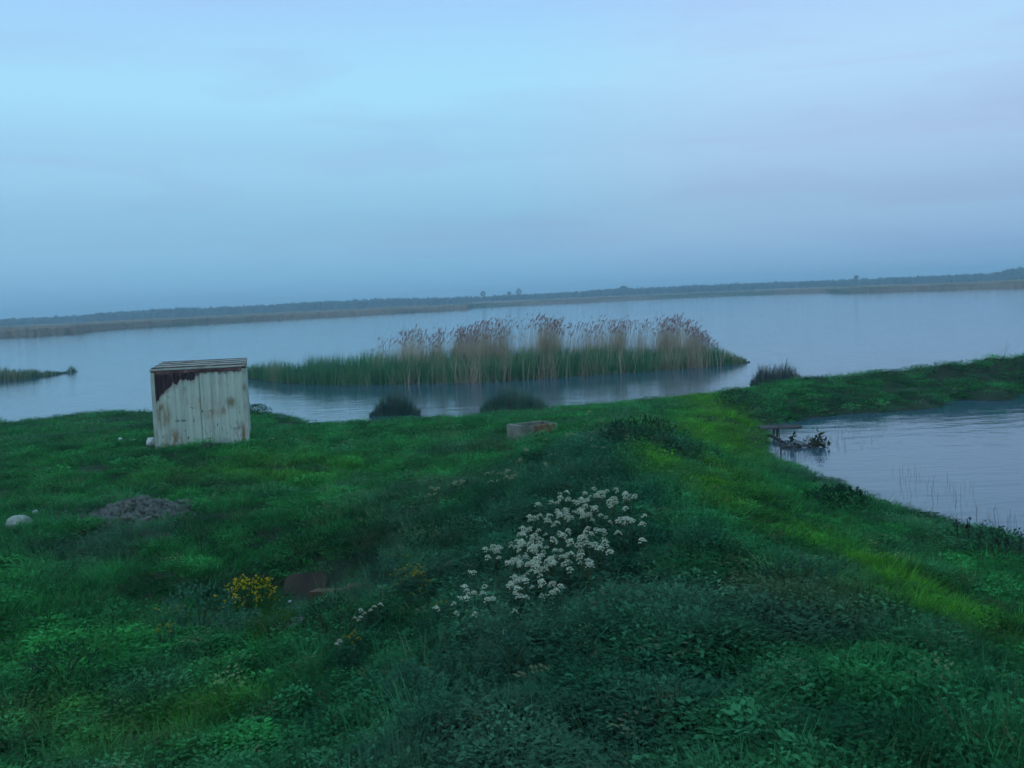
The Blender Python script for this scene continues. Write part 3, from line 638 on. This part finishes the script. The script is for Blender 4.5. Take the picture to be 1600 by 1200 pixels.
hs = np.clip(.8 + .95 * n2 + .6 * n3, .3, 2.1); hs = np.where(vivid > .35, hs * .8, hs) * np.clip(1.0 - np.maximum(r - 14, 0) / 60, .55, 1.0) * np.clip(.35 + z / .45, .4, 1)
u = g.uniform(0, 1, NT); weed = np.clip(.22 + .45 * mound + .35 * n1 - .3 * vivid, .05, .75)
kind = np.where(u < weed, np.where(g.uniform(0, 1, NT) < .3, g.integers(9, 11, NT), g.integers(6, 9, NT)), np.where(g.uniform(0, 1, NT) < .18 + .3 * mound, g.integers(3, 6, NT), g.integers(0, 3, NT)))
hs *= np.clip(.58 + .5 * mound + .12 * n1, .5, 1.05)          # the meadow is grazed short, the mound is weedy
fp = on_ground(880, 880); hs = np.where(np.hypot((x - fp[0]) / 1.5, (y - fp[1]) / 2.2) < 1, np.minimum(hs, .75), hs)
hs = np.where((np.abs(lx) < CW / 2 + .3) & (ly > -.7) & (ly < 0), hs * .62, hs)
tall = g.uniform(0, 1, NT) < (.010 + .012 * (n1 > .2)) * (z > .5); kind = np.where(tall, g.integers(11, 13, NT), kind); col = np.where(tall[:, None], col * .6 + np.array([.05, .075, .032]), col)
hs = np.where(tall, np.maximum(hs, .8), hs)
sc = np.clip(.9 + r / 30, 1.0, 2.2) * g.uniform(.8, 1.2, NT)
def scatter(name, P, idx, rz, S, colr, label, cat, srccol):
    me = bpy.data.meshes.new(name); me.from_pydata([], [], []); me.vertices.add(len(P)); me.vertices.foreach_set('co', np.asarray(P, 'f').ravel())
    for nm, ty, arr, key in (('idx', 'INT', idx.astype('i'), 'value'), ('rot', 'FLOAT_VECTOR', rz.astype('f').ravel(), 'vector'), ('scl', 'FLOAT_VECTOR', S.astype('f').ravel(), 'vector'), ('col', 'FLOAT_VECTOR', colr.astype('f').ravel(), 'vector')):
        at = me.attributes.new(nm, ty, 'POINT'); at.data.foreach_set(key, arr)
    o = bpy.data.objects.new(name, me); COL.objects.link(o)
    ng = bpy.data.node_groups.new(name + '_nodes', 'GeometryNodeTree'); ng.interface.new_socket('Geometry', in_out='INPUT', socket_type='NodeSocketGeometry'); ng.interface.new_socket('Geometry', in_out='OUTPUT', socket_type='NodeSocketGeometry')
    gi = ng.nodes.new('NodeGroupInput'); go = ng.nodes.new('NodeGroupOutput'); ip = ng.nodes.new('GeometryNodeInstanceOnPoints'); ci = ng.nodes.new('GeometryNodeCollectionInfo')
    ci.inputs['Collection'].default_value = srccol; ci.inputs['Separate Children'].default_value = True; ci.inputs['Reset Children'].default_value = True
    ip.inputs['Pick Instance'].default_value = True
    def attr(nm, ty):
        n = ng.nodes.new('GeometryNodeInputNamedAttribute'); n.data_type = ty; n.inputs['Name'].default_value = nm
        return n.outputs['Attribute']
    e2r = ng.nodes.new('FunctionNodeEulerToRotation')
    ng.links.new(attr('rot', 'FLOAT_VECTOR'), e2r.inputs[0]); ng.links.new(e2r.outputs[0], ip.inputs['Rotation'])
    ng.links.new(attr('idx', 'INT'), ip.inputs['Instance Index']); ng.links.new(attr('scl', 'FLOAT_VECTOR'), ip.inputs['Scale'])
    ng.links.new(gi.outputs[0], ip.inputs['Points']); ng.links.new(ci.outputs[0], ip.inputs['Instance']); ng.links.new(ip.outputs[0], go.inputs[0])
    md = o.modifiers.new('scatter', 'NODES'); md.node_group = ng
    tag(o, label, cat, kind='stuff'); return o
k = np.nonzero(keep)[0]
scatter('grass', np.stack([x, y, z], 1)[k], kind[k], np.stack([g.normal(0, .12, len(k)), g.normal(0, .12, len(k)), g.uniform(0, 6.28, len(k))], 1), np.stack([sc, sc, sc * hs], 1)[k], col[k],
        'rough green grass and low weeds covering the bank', 'grass', SRC)

# ------------------------------------------------------------------ reed island
ISL_FRONT = [(385, 591), (450, 600), (540, 602), (640, 600), (760, 598), (900, 588), (1000, 581), (1100, 574), (1166, 567)]
IX = [385, 430, 470, 540, 650, 800, 900, 1000, 1090, 1130, 1166]; IG = [28, 33, 38, 48, 52, 52, 47, 36, 36, 28, 8]        # green height, px
DX = [560, 590, 640, 700, 760, 800, 810, 850, 880, 900, 930, 950, 1020, 1060, 1090, 1112, 1130]; DT = [44, 58, 75, 72, 82, 87, 89, 88, 80, 74, 73, 76, 71, 69, 52, 36, 24]
DD = [0, .06, .5, .45, .9, .9, .35, 1, 1, .9, .55, .8, .8, .85, .7, .3, .05]                                     # dry density
isl = empty('reed_island', tuple(at_z(780, 597, 0))); tag(isl, 'long island of green and straw coloured reeds in the lake', 'reeds', kind='stuff')
IO = np.array(isl.location)
fpx = np.array([q[0] for q in ISL_FRONT], float); fpy = np.array([q[1] for q in ISL_FRONT], float)
def isl_pt(px, back):
    """world xy on the island: px along it, back metres behind the front edge"""
    q = np.array([at_z(u, v, 0)[:2] for u, v in zip(px, np.interp(px, fpx, fpy))]); d = q / np.linalg.norm(q, axis=1)[:, None]
    return q + d * np.asarray(back)[:, None]
def depth_at(px): return 7.0 * np.clip(np.minimum((px - 380) / 160, (1170 - px) / 110), .12, 1)
g = np.random.default_rng(41)
n = 17000; px = g.uniform(387, 1166, n); bk = depth_at(px) * g.uniform(0, 1, n) ** 1.3 + .5 * fbm(px * .05, px * 0, 2); q = isl_pt(px, bk); kk = np.linalg.norm(q, axis=1) / FPX
hgt = np.interp(px, IX, IG) * kk * (.92 + .28 * fbm(px * .045, bk * .4, 3)) * g.uniform(.5, 1.05, n) * np.where(bk < .6, .8, 1)
ln = np.stack([g.normal(.06, .13, n), g.normal(0, .1, n)], 1) * hgt[:, None]
v, f = ribbons(np.column_stack([q, np.full(n, -.1)]) - IO, hgt + .1, g.uniform(.03, .06, n), ln, g.uniform(0, math.pi, n), seg=3)
o = mesh_obj('green_reeds', v, f, M['reed_green'], isl); o['kind'] = 'stuff'
def dense(px): return np.interp(px, DX, DD) * np.clip(.7 + .9 * noise(px * .06, px * 0 + 3.3), .18, 1.3)
n = 22000; px = g.uniform(560, 1128, n); px = px[g.uniform(0, 1.1, n) < dense(px)]; n = len(px); bk = depth_at(px) * g.uniform(.38, 1, n); q = isl_pt(px, bk); kk = np.linalg.norm(q, axis=1) / FPX
hgt = np.interp(px, DX, DT) * kk * g.uniform(.55, 1.0, n) ** .6 * (1 + .1 * noise(px * .09, bk)); ln = np.stack([g.normal(.07, .085, n), g.normal(0, .07, n)], 1) * hgt[:, None]
bs = np.column_stack([q, np.full(n, -.1)]) - IO
v, f = ribbons(bs, hgt + .1, g.uniform(.012, .024, n), ln, g.uniform(0, math.pi, n), seg=3)
o = mesh_obj('dry_reeds', v, f, M['reed_dry'], isl); o['kind'] = 'stuff'
# dry leaves hanging low on the old stalks, and old straw at the water line
m_ = 3000; px2 = np.concatenate([g.uniform(540, 1160, m_)]); px2 = px2[g.uniform(0, 1.2, m_) < np.maximum(dense(px2), .18)]; m_ = len(px2)
q2 = isl_pt(px2, g.uniform(-.25, .6, m_)); h2 = g.uniform(.3, 2.2, m_) * np.interp(px2, [540, 700, 1100, 1165], [.35, 1, 1, .3])
v, f = ribbons(np.column_stack([q2, np.full(m_, -.1)]) - IO, h2, g.uniform(.02, .05, m_), np.stack([g.normal(.05, .15, m_), g.normal(-.03, .12, m_)], 1) * h2[:, None], g.uniform(0, math.pi, m_), seg=3)
o = mesh_obj('old_straw', v, f, M['reed_dry'], isl); o['kind'] = 'stuff'
sel = np.nonzero(g.uniform(0, 1, n) < .24)[0]; tip = bs[sel] + np.column_stack([ln[sel], hgt[sel] + .1])
mb_v = []; mb_f = []
for t_ in tip:
    L = g.uniform(.12, .24); dx = g.uniform(.25, .9)
    for s in range(3):
        a = g.uniform(0, math.pi); W = g.uniform(.014, .03); b0 = len(mb_v)
        c, sn = math.cos(a) * W, math.sin(a) * W; e = (g.normal(0, .05), g.normal(0, .05))
        mb_v += [(t_[0], t_[1], t_[2] - .1), (t_[0] + dx * L * .4 + c, t_[1] + sn, t_[2] + L * .35), (t_[0] + dx * L + e[0], t_[1] + e[1], t_[2] + L * .75), (t_[0] + dx * L * .5 - c, t_[1] - sn, t_[2] + L * .25)]
        mb_f += [(b0, b0 + 1, b0 + 2, b0 + 3)]
o = mesh_obj('plumes', mb_v, mb_f, M['plume'], isl); o['kind'] = 'stuff'
mv = []; pxs = np.linspace(384, 1172, 60); fr_ = isl_pt(pxs, np.full(60, -.05)); bk_ = isl_pt(pxs, depth_at(pxs) + .3)
for i in range(60): mv += [(*fr_[i], -.25), (*(fr_[i] * .95 + bk_[i] * .05), .03), (*bk_[i], .03), (*bk_[i], -.25)]
mf = [(i * 4 + k, (i + 1) * 4 + k, (i + 1) * 4 + k + 1, i * 4 + k + 1) for i in range(59) for k in range(3)]
mesh_obj('mud_bank', np.array(mv) - IO, mf, M['wood_dark'], isl)

# ------------------------------------------------------------------ left spit and rush clumps
def clump(name, label, cat, pts, hpx, n, mat, width, group=None, kind=None, seedv=1, wd=(.02, .04)):
    g = np.random.default_rng(seedv); c0 = np.mean([at_z(u, v, 0) for u, v in pts], 0); root = empty(name, tuple(c0)); tag(root, label, cat, group, kind)
    px = g.uniform(pts[0][0], pts[-1][0], n); py = np.interp(px, [q[0] for q in pts], [q[1] for q in pts]); q = np.array([at_z(u, v, 0) for u, v in zip(px, py)])
    d = q[:, :2] / np.linalg.norm(q[:, :2], axis=1)[:, None]; t = (px - pts[0][0]) / (pts[-1][0] - pts[0][0]); env = np.clip(np.minimum(t, 1 - t) * 5, .25, 1)
    q[:, :2] += d * (width * env * g.uniform(0, 1, n))[:, None]; q[:, 2] = np.maximum(height(q[:, 0], q[:, 1]), 0) - .08
    k = np.linalg.norm(q[:, :2], axis=1) / FPX; h = np.interp(t, np.linspace(0, 1, len(hpx)), hpx) * k * g.uniform(.3, 1.12, n) * np.sqrt(np.clip(1 - (2 * t - 1) ** 2, .12, 1)) * (1 + .25 * noise(px * .12, px * 0 + seedv)) + .08
    ln = np.stack([g.normal(.05, .16, n), g.normal(0, .14, n)], 1) * h[:, None]
    v, f = ribbons(q - c0, h, g.uniform(*wd, n), ln, g.uniform(0, math.pi, n), seg=3); mesh_obj('blades', v, f, mat[0], root)['kind'] = 'stuff'
    if len(mat) > 1:
        s = np.nonzero(g.uniform(0, 1, n) < .3)[0]; v, f = ribbons(q[s] - c0, h[s] * 1.05, g.uniform(*wd, len(s)), ln[s] * 1.3, g.uniform(0, math.pi, len(s)), seg=3); mesh_obj('dry_blades', v, f, mat[1], root)['kind'] = 'stuff'
    return root
clump('reed_spit', 'low green reed spit reaching into the lake from the left edge', 'reeds', [(-200, 606), (-60, 599), (40, 593), (104, 583)], [23, 22, 20, 18, 14, 9], 6500, [M['reed_green'], M['reed_dry']], 4.5, kind='stuff', seedv=3, wd=(.03, .06))
clump('reed_tuft', 'small separate reed tuft at the tip of the left spit', 'reeds', [(102, 584), (121, 581)], [7, 12, 5], 150, [M['rush'], M['reed_dry']], 1.6, seedv=4, wd=(.03, .06))
clump('rush_clump', 'dark rush clump at the water edge nearest the container', 'rushes', [(577, 651), (657, 648)], [22, 34, 40, 38, 28], 900, [M['rush'], M['rush_brown']], 1.0, 'dark rushes along the bank', seedv=5)
clump('rush_clump', 'wide dark rush clump at the water edge behind the trough', 'rushes', [(750, 645), (856, 640)], [34, 38, 40, 38, 26], 1200, [M['rush'], M['rush_brown']], 1.0, 'dark rushes along the bank', seedv=6)
clump('rush_clump', 'brownish rush clump where the neck of land meets the spit', 'rushes', [(1172, 604), (1258, 596)], [32, 36, 36, 30, 18], 1000, [M['rush_brown'], M['rush']], 1.2, 'dark rushes along the bank', seedv=7)

# ------------------------------------------------------------------ pond: jetty, log, brush, stems in the water
A = at_z(1184, 669, .28); B = at_z(1248, 666, .28); d_ = B - A; ln = np.linalg.norm(d_[:2]); jt = empty('jetty', tuple((A + B) / 2 * np.array([1, 1, 0])), math.atan2(d_[1], d_[0])); tag(jt, 'small wooden plank jetty at the head of the pond', 'jetty')
for k in range(3): MB().box((0.03 * k, -.2 + .2 * k, .285 + .004 * k), (ln - .05 * k, .18, .06), jit=.006).build('plank', M['wood'], jt)
for x_ in (-ln * .42, -.1):
    for y_ in (-.2, .22): MB().tube([(x_, y_, -.5), (x_ + .01, y_, .255)], .035, 7).build('post', M['wood_dark'], jt)
for x_ in (-ln * .42, -.1): MB().box((x_, .01, .235), (.06, .56, .05)).build('cross_beam', M['wood_dark'], jt)
A = at_z(1186, 674, .18); B = at_z(1226, 692, .05); o = MB().tube([A * 0, (B - A) * .5 + np.array([0, 0, .03]), (B - A)], [.07, .06, .045], 8).build('log', M['wood_dark'], loc=tuple(A)); tag(o, 'dark log slanting from the bank into the pond', 'log')
for (a0, a1, z0, z1, lab) in (((1212, 660), (1221, 712), .25, .02, 'slender dark pole standing upright beside the slanting log'), ((1232, 683), (1268, 698), .22, .03, 'pale stick lying across the brush in the pond'),):
    A = at_z(*a0, z0); B = at_z(*a1, z1)
    if 'upright' in lab: A = np.array([B[0] - .05, B[1] + .05, .95])
    o = MB().tube([B * 0 + np.array([0, 0, -.3 if 'upright' in lab else 0]), (A - B)], [.022, .014], 6).build('stick', M['wood'] if 'pale' not in lab else M['wood_pale'], loc=tuple(B)); tag(o, lab, 'stick')
c0 = at_z(1258, 699, 0); br = empty('fallen_branch', tuple(c0)); tag(br, 'leafy fallen branch lying in the pond beyond the log', 'branch')
g = np.random.default_rng(8); mb = MB(); mt = MB()
for k in range(11):
    a = g.uniform(-.9, .9); x0 = g.uniform(-.55, .5); e = np.array([x0 + g.uniform(-.1, .35), g.uniform(-.3, .35), g.uniform(.08, .34) + .06 * (x0 > .2)])
    mt.tube([(x0 - .1, g.uniform(-.15, .15), -.03), tuple((np.array([x0, 0, 0]) + e) / 2 + g.normal(0, .03, 3)), tuple(e)], [.018, .012, .006], 5)
    for q in range(9):
        t_ = g.uniform(.3, 1); c = np.array([x0, 0, 0]) * (1 - t_) + e * t_ + g.normal(0, .07, 3); c[2] = abs(c[2]); A_ = g.normal(0, .042, (3, 3)); mb.add(np.array([A_[0], A_[1], -A_[0], -A_[1]]) + c, [(0, 1, 2, 3)])
mt.tube([(-.75, .05, .02), (-.1, 0, .06), (.6, .02, .05)], [.04, .035, .02], 7)
for k in range(46):
    x0 = g.uniform(-.95, .6); y0 = g.uniform(-.55, .25); hh = g.uniform(.1, .42); mt.tube([(x0, y0, -.06), (x0 + g.normal(0, .04), y0, hh * .6), (x0 + g.normal(0, .1), y0 + g.normal(0, .05), hh)], [.008, .006, .003], 4)
mt.build('limb', M['wood'], br); mb.build('leaves', M['brush'], br)
# stems standing in the pond
g = np.random.default_rng(9); S = []
for cxp, cyp, sx, sy, n in ((1235, 705, 22, 9, 110), (1260, 700, 25, 10, 80), (1360, 652, 18, 5, 60), (1330, 668, 40, 14, 40), (1420, 745, 14, 8, 16), (1500, 790, 12, 16, 14), (1450, 770, 45, 14, 26), (1560, 815, 40, 10, 36), (1310, 690, 30, 12, 30)):
    for k in range(n): S.append(at_z(cxp + g.normal(0, sx), cyp + g.normal(0, sy), 0))
S = np.array(S); S = S[height(S[:, 0], S[:, 1]) < .05]; n = len(S); S[:, 2] = -.1; hgt = g.uniform(.08, .36, n)
v, f = ribbons(S, hgt + .1, g.uniform(.005, .010, n), np.stack([g.normal(0, .2, n), g.normal(0, .15, n)], 1) * hgt[:, None], g.uniform(-.5, .5, n), seg=3)
o = mesh_obj('water_weeds', v, f, M['rush_brown']); tag(o, 'thin dead stems standing in the shallow pond', 'water weeds', kind='stuff')
# tall seed stalks on the near bank of the pond
def seed_stalk(px, py, h, label):
    p = on_ground(px, py); root = empty('seed_stalk', tuple(p), px); tag(root, label, 'stalk', 'dead seed stalks on the pond bank')
    MB().tube([(0, 0, -.05), (.02, 0, h * .6), (.03, .01, h)], [.009, .007, .004], 5).build('stem', M['wood_dark'], root)
    g = np.random.default_rng(int(px)); mb = MB()
    for k in range(14):
        zz = h * g.uniform(.45, 1); A_ = g.normal(0, .022, (3, 3)); mb.add(np.array([A_[0], A_[1], -A_[0], A_[2]]) + np.array([.02 + g.normal(0, .03), g.normal(0, .03), zz]), [(0, 1, 2), (0, 2, 3)])
    mb.build('seed_head', M['wood_dark'], root)
for i, (px, py, h) in enumerate(((1497, 850, .5), (1513, 856, .55), (1531, 862, .5), (1556, 868, .42), (1572, 874, .45), (1594, 880, .5))):
    seed_stalk(px, py, h, 'brown dead seed stalk on the pond bank at the right edge')

# ------------------------------------------------------------------ flowering plants
def head_mesh(name, mat, r, n, seedv, dome=.5):
    g = np.random.default_rng(seedv); mb = MB()
    for k in range(n):
        a = g.uniform(0, 6.283); q = math.sqrt(g.uniform(0, 1)) * r; c = np.array([q * math.cos(a), q * math.sin(a), dome * r * (1 - (q / r) ** 2) + g.normal(0, r * .08)]); s = r * g.uniform(.16, .27)
        nrm = np.array([c[0] * .7, c[1] * .7, r]); nrm /= np.linalg.norm(nrm); u = np.cross(nrm, [.3, .9, .1]); u /= np.linalg.norm(u); w = np.cross(nrm, u)
        mb.add([c + s * u, c + s * w, c - s * u, c - s * w, c + nrm * s * .7, c - nrm * s * .5], [(0, 1, 4), (1, 2, 4), (2, 3, 4), (3, 0, 4), (1, 0, 5), (2, 1, 5), (3, 2, 5), (0, 3, 5)])
    me = mb.build(name, M[mat], link=False); return me.data
HEADS = [head_mesh('flower_head', 'blossom', .038, 30, 60 + k, .85) for k in range(3)] ; CREAM = [head_mesh('flower_head', 'cream', .045, 16, 70 + k, .7) for k in range(2)]; YEL = [head_mesh('flower_head', 'yellow', .03, 12, 80 + k, .8) for k in range(2)]
def flower_proto(name, heads, meshes, h, seedv, spread=.13):
    g = np.random.default_rng(seedv); root = empty(name, (0, 0, 0)); st = MB(); lf = MB(); hd = []
    for k in range(heads):
        a = g.uniform(0, 6.283); r = spread * math.sqrt(g.uniform(.05, 1)) if heads > 1 else 0; tip = np.array([r * math.cos(a), r * math.sin(a), h * g.uniform(.82, 1.08)])
        st.tube([(0, 0, -.05), (tip[0] * .25, tip[1] * .25, h * .5), tuple(tip)], [.007, .006, .004], 5); hd.append(tip)
    for k in range(14):
        a = g.uniform(0, 6.283); zz = h * g.uniform(.08, .75); d = np.array([math.cos(a), math.sin(a), g.uniform(-.1, .6)]); s = np.array([-math.sin(a), math.cos(a), 0]); L = g.uniform(.08, .16); c = np.array([0, 0, zz])
        lf.add([c, c + d * L * .5 + s * L * .17, c + d * L - np.array([0, 0, L * .2]), c + d * L * .5 - s * L * .17], [(0, 1, 2, 3)])
    st.build('stem', M['stem'], root); lf.build('foliage', M['weed_grey'], root)
    for i, t_ in enumerate(hd):
        o = bpy.data.objects.new('flower_head', meshes[i % len(meshes)]); COL.objects.link(o); o.parent = root; o.location = tuple(t_); s = g.uniform(.75, 1.3); o.scale = (s, s, s * g.uniform(.8, 1.1)); o.rotation_euler = (g.normal(0, .2), g.normal(0, .2), a)
    return root
W = [flower_proto('flowering_plant', n, HEADS, h, s) for n, h, s in ((2, .42, 1), (2, .46, 2), (4, .44, 3), (1, .42, 4))]
Cp = [flower_proto('flowering_plant', n, CREAM, h, s, .1) for n, h, s in ((2, .36, 5), (3, .38, 6))]
Yp = [flower_proto('flowering_plant', n, YEL, h, s, .12) for n, h, s in ((4, .4, 7), (3, .35, 8))]
used = set()
def place(protos, px, py, label, group, i, lift=0.38, sc=1.0):
    proto = protos[i % len(protos)]
    o = proto if proto.name not in used else copy_tree(proto)
    used.add(proto.name)
    d = ray(px, py); d /= np.linalg.norm(d); t_ = np.arange(3., 60, .08); P_ = d[None] * t_[:, None]; P_[:, 2] += CAM_Z - lift * sc
    k = np.nonzero(P_[:, 2] < height(P_[:, 0], P_[:, 1]))[0]; q = P_[k[0]]
    o.location = (q[0], q[1], hz(q[0], q[1])); o.rotation_euler = (0, 0, float(rng.uniform(0, 6.28))); s = sc * float(rng.uniform(.88, 1.12)); o.scale = (s, s, s)
    tag(o, label, 'flower', group)
PATCH = [(1085, 185), (1000, 240), (1080, 245), (960, 200), (1200, 215), (1205, 320), (930, 265), (830, 325), (760, 350), (700, 375), (850, 385), (1000, 340), (1140, 350), (500, 430), (450, 480), (740, 420), (720, 480), (600, 480), (520, 545), (620, 570), (740, 570), (440, 590), (930, 395), (940, 435), (1030, 420), (1080, 440), (1290, 450),
         (1240, 430), (1350, 260), (1390, 460), (1450, 445), (1320, 545), (1265, 595), (1120, 560), (1000, 590), (950, 600), (1080, 670), (1150, 640), (950, 680), (870, 690), (1100, 740), (870, 745), (870, 805), (710, 770), (690, 690), (500, 680), (380, 650), (390, 730), (180, 680), (260, 650), (90, 755), (90, 805), (240, 800), (440, 780), (340, 820),
         (260, 870), (440, 850), (590, 835), (590, 885), (480, 890), (705, 810), (775, 850), (960, 870), (1000, 920), (800, 940), (1190, 800), (1500, 650), (380, 960), (525, 960), (445, 990), (670, 985), (590, 1065), (705, 1080), (635, 1140), (310, 1040), (390, 1040), (395, 1095), (230, 1075), (450, 1145), (235, 1130), (315, 1175), (500, 320), (750, 235), (755, 270), (670, 270), (1500, 490)]
SINGLE = {(1190, 800), (1500, 650), (800, 940), (1100, 740), (1000, 920), (500, 320), (1390, 460), (1500, 490), (635, 1140), (235, 1130), (230, 1075), (1265, 595), (1350, 260)}
_r = np.random.default_rng(77)
for q_ in range(28):      # the drifts between the plants read singly
    a_, b_ = PATCH[int(_r.integers(0, 62))]; PATCH.append((a_ + _r.normal(0, 38) , b_ + _r.normal(0, 24)))
for i, (u_, v_) in enumerate(PATCH):
    px, py = 760 + u_ / 6.154, 740 + v_ / 6.154
    if (u_, v_) in SINGLE: place([W[3]], px, py, 'single headed white flower at the edge of the dense flower patch', 'white flowers in the dense patch', 0, .4)
    else: place(W[:3], px, py, 'white flowering plant in the dense flower patch on the mound', 'white flowers in the dense patch', i, .42)
for i, (u_, v_) in enumerate([(180, 945), (250, 910), (265, 870), (350, 865), (330, 820), (410, 690), (260, 990), (415, 975), (500, 975), (450, 1060), (290, 945), (310, 880)]):
    place(W[:2] + [W[3]], 640 + u_ / 3.077, 640 + v_ / 3.077, 'white flowering plant trailing downhill from the dense patch', 'white flowers straggling below the patch', i, .4, .9)
for i, (px, py) in enumerate([(563, 968), (556, 980), (575, 962), (590, 962), (530, 1010)]):
    place(W[:2], px, py, 'white flowering plant below the grassy hollow', 'white flowers below the hollow', i, .35, .75)
for i, (u_, v_) in enumerate([(380, 300), (240, 345), (220, 350), (130, 375), (100, 400), (570, 195), (685, 210), (460, 295), (655, 255), (485, 335), (400, 345), (520, 245), (440, 300)]):
    place(Cp, 640 + u_ / 3.077, 640 + v_ / 3.077, 'pale cream flowering plant uphill behind the dense white patch', 'cream flowers in front of the trough', i, .36, 1.05)
for i in range(26):
    place(Cp, 930 + rng.normal(0, 48), 682 + rng.normal(0, 13), 'small pale yellowish flower plant on the crest of the mound', 'yellowish flowers on the mound crest', i, .3, .75)
for i in range(18):
    place(Yp, 635 + rng.normal(0, 24), 912 + rng.normal(0, 20), 'small yellow flower between the hollow and the white patch', 'yellow flowers beside the hollow', i, .3, .6)
for i, (px, py) in enumerate([(255, 968), (262, 985), (280, 962), (270, 975), (252, 992), (545, 995), (552, 1005)]):
    place(Yp, px, py, 'yellow flower plant poking out of the weeds left of the hollow' if px < 400 else 'yellow flower plant below the hollow near white flowers', 'scattered yellow flowers', i, .3, .8)

# ------------------------------------------------------------------ weed bushes
def bush(name, px, py, wpx, hpx, mat, label, leaf=.06, n=None, yellow=None, seedv=1):
    p = on_ground(px, py); k = np.linalg.norm(p - np.array([0, 0, CAM_Z])) / FPX; w, h = wpx * k / 2, hpx * 1.45 * k; g = np.random.default_rng(seedv); n = n or int(320 + 1500 * w * h)
    root = empty(name, tuple(p)); tag(root, label, 'bush'); lf = MB(); st = MB(); ys = MB()
    for q in range(9):
        a = g.uniform(0, 6.283); e = np.array([math.cos(a) * w * .6, math.sin(a) * w * .5, h * g.uniform(.5, .85)]); st.tube([(0, 0, -.05), tuple(e * .5 + np.array([0, 0, h * .1])), tuple(e)], [.012, .008, .004], 5)
    for q in range(n):
        u = g.normal(0, 1, 3); u /= np.linalg.norm(u); u *= g.uniform(.45, 1) ** .6; lump = 1 + .3 * math.sin(5 * math.atan2(u[1], u[0]) + seedv) * (1 - abs(u[2]))
        c = np.array([u[0] * w * lump, u[1] * w * .85 * lump, h * (.42 + .55 * u[2])]); c[2] = max(c[2], .01)
        d = u * .6 + g.normal(0, .5, 3); d[2] += .3; d /= np.linalg.norm(d); s = np.cross(d, g.normal(0, 1, 3)); s /= np.linalg.norm(s); L = leaf * g.uniform(.6, 1.4)
        lf.add([c, c + d * L * .5 + s * L * .22, c + d * L, c + d * L * .5 - s * L * .22], [(0, 1, 2, 3)])
        if yellow and u[2] > yellow + .25 * math.sin(3 * u[0] * 4) and g.uniform() < .55:
            A_ = g.normal(0, .012, (3, 3)); ys.add(np.array([A_[0], A_[1], -A_[0], -A_[1], A_[2]]) + c * 1.0 + np.array([0, 0, .05]), [(0, 1, 2, 3), (0, 2, 4)])
    st.build('stem', M['stem'], root); lf.build('foliage', M[mat], root)
    if yellow: ys.build('blossoms', M['yellow'], root)
    return root
bush('flowering_bush', 394, 966, 92, 42, 'weed_olive', 'bright yellow flowering bush beside the grassy hollow', .045, 900, -.05, 3)
BUSH = [(315, 862, 75, 40, 'weed_dark', 'round dark bush standing alone in the left meadow'), (315, 1000, 120, 60, 'weed_grey', 'broad grey green bush left below the yellow bush'), (520, 1010, 110, 52, 'weed_dark', 'dark leafy bush just below the grassy hollow'),
        (430, 1015, 80, 45, 'weed_olive', 'olive bush between the yellow bush and the dark leafy bush'), (470, 872, 90, 32, 'weed_dark', 'dark bush overhanging the left rim of the hollow'), (565, 868, 110, 36, 'weed_dark', 'dark bush overhanging the far right rim of the hollow'),
        (600, 925, 60, 40, 'weed_grey', 'grey green bush at the right end of the hollow'), (800, 1075, 90, 60, 'weed_grey', 'pale tall weed clump on the slope below the white flowers'), (640, 1120, 80, 55, 'weed_grey', 'grey weed clump low on the slope in front'),
        (1000, 690, 120, 26, 'weed_dark', 'dark bush on the crest of the mound'), (700, 860, 130, 34, 'weed_dark', 'dark weedy bush left of the white flower patch'), (1310, 800, 90, 26, 'weed_dark', 'dark bush on the near bank of the pond'),
        (1560, 880, 110, 34, 'weed_dark', 'dark bush on the bank at the right edge'), (100, 1075, 110, 40, 'weed_dark', 'dark bush in the lower left grass'),
        (1240, 925, 110, 30, 'weed_grey', 'grey green bush on the dark side of the ridge'), (1150, 630, 60, 14, 'weed_dark', 'low bush where the neck of land begins'), (400, 652, 40, 14, 'weed_dark', 'low bush beside the far right corner of the container')]
for i, b_ in enumerate(BUSH): bush('weed_bush', *b_, seedv=20 + i, leaf=.05 if b_[1] > 800 else .085)
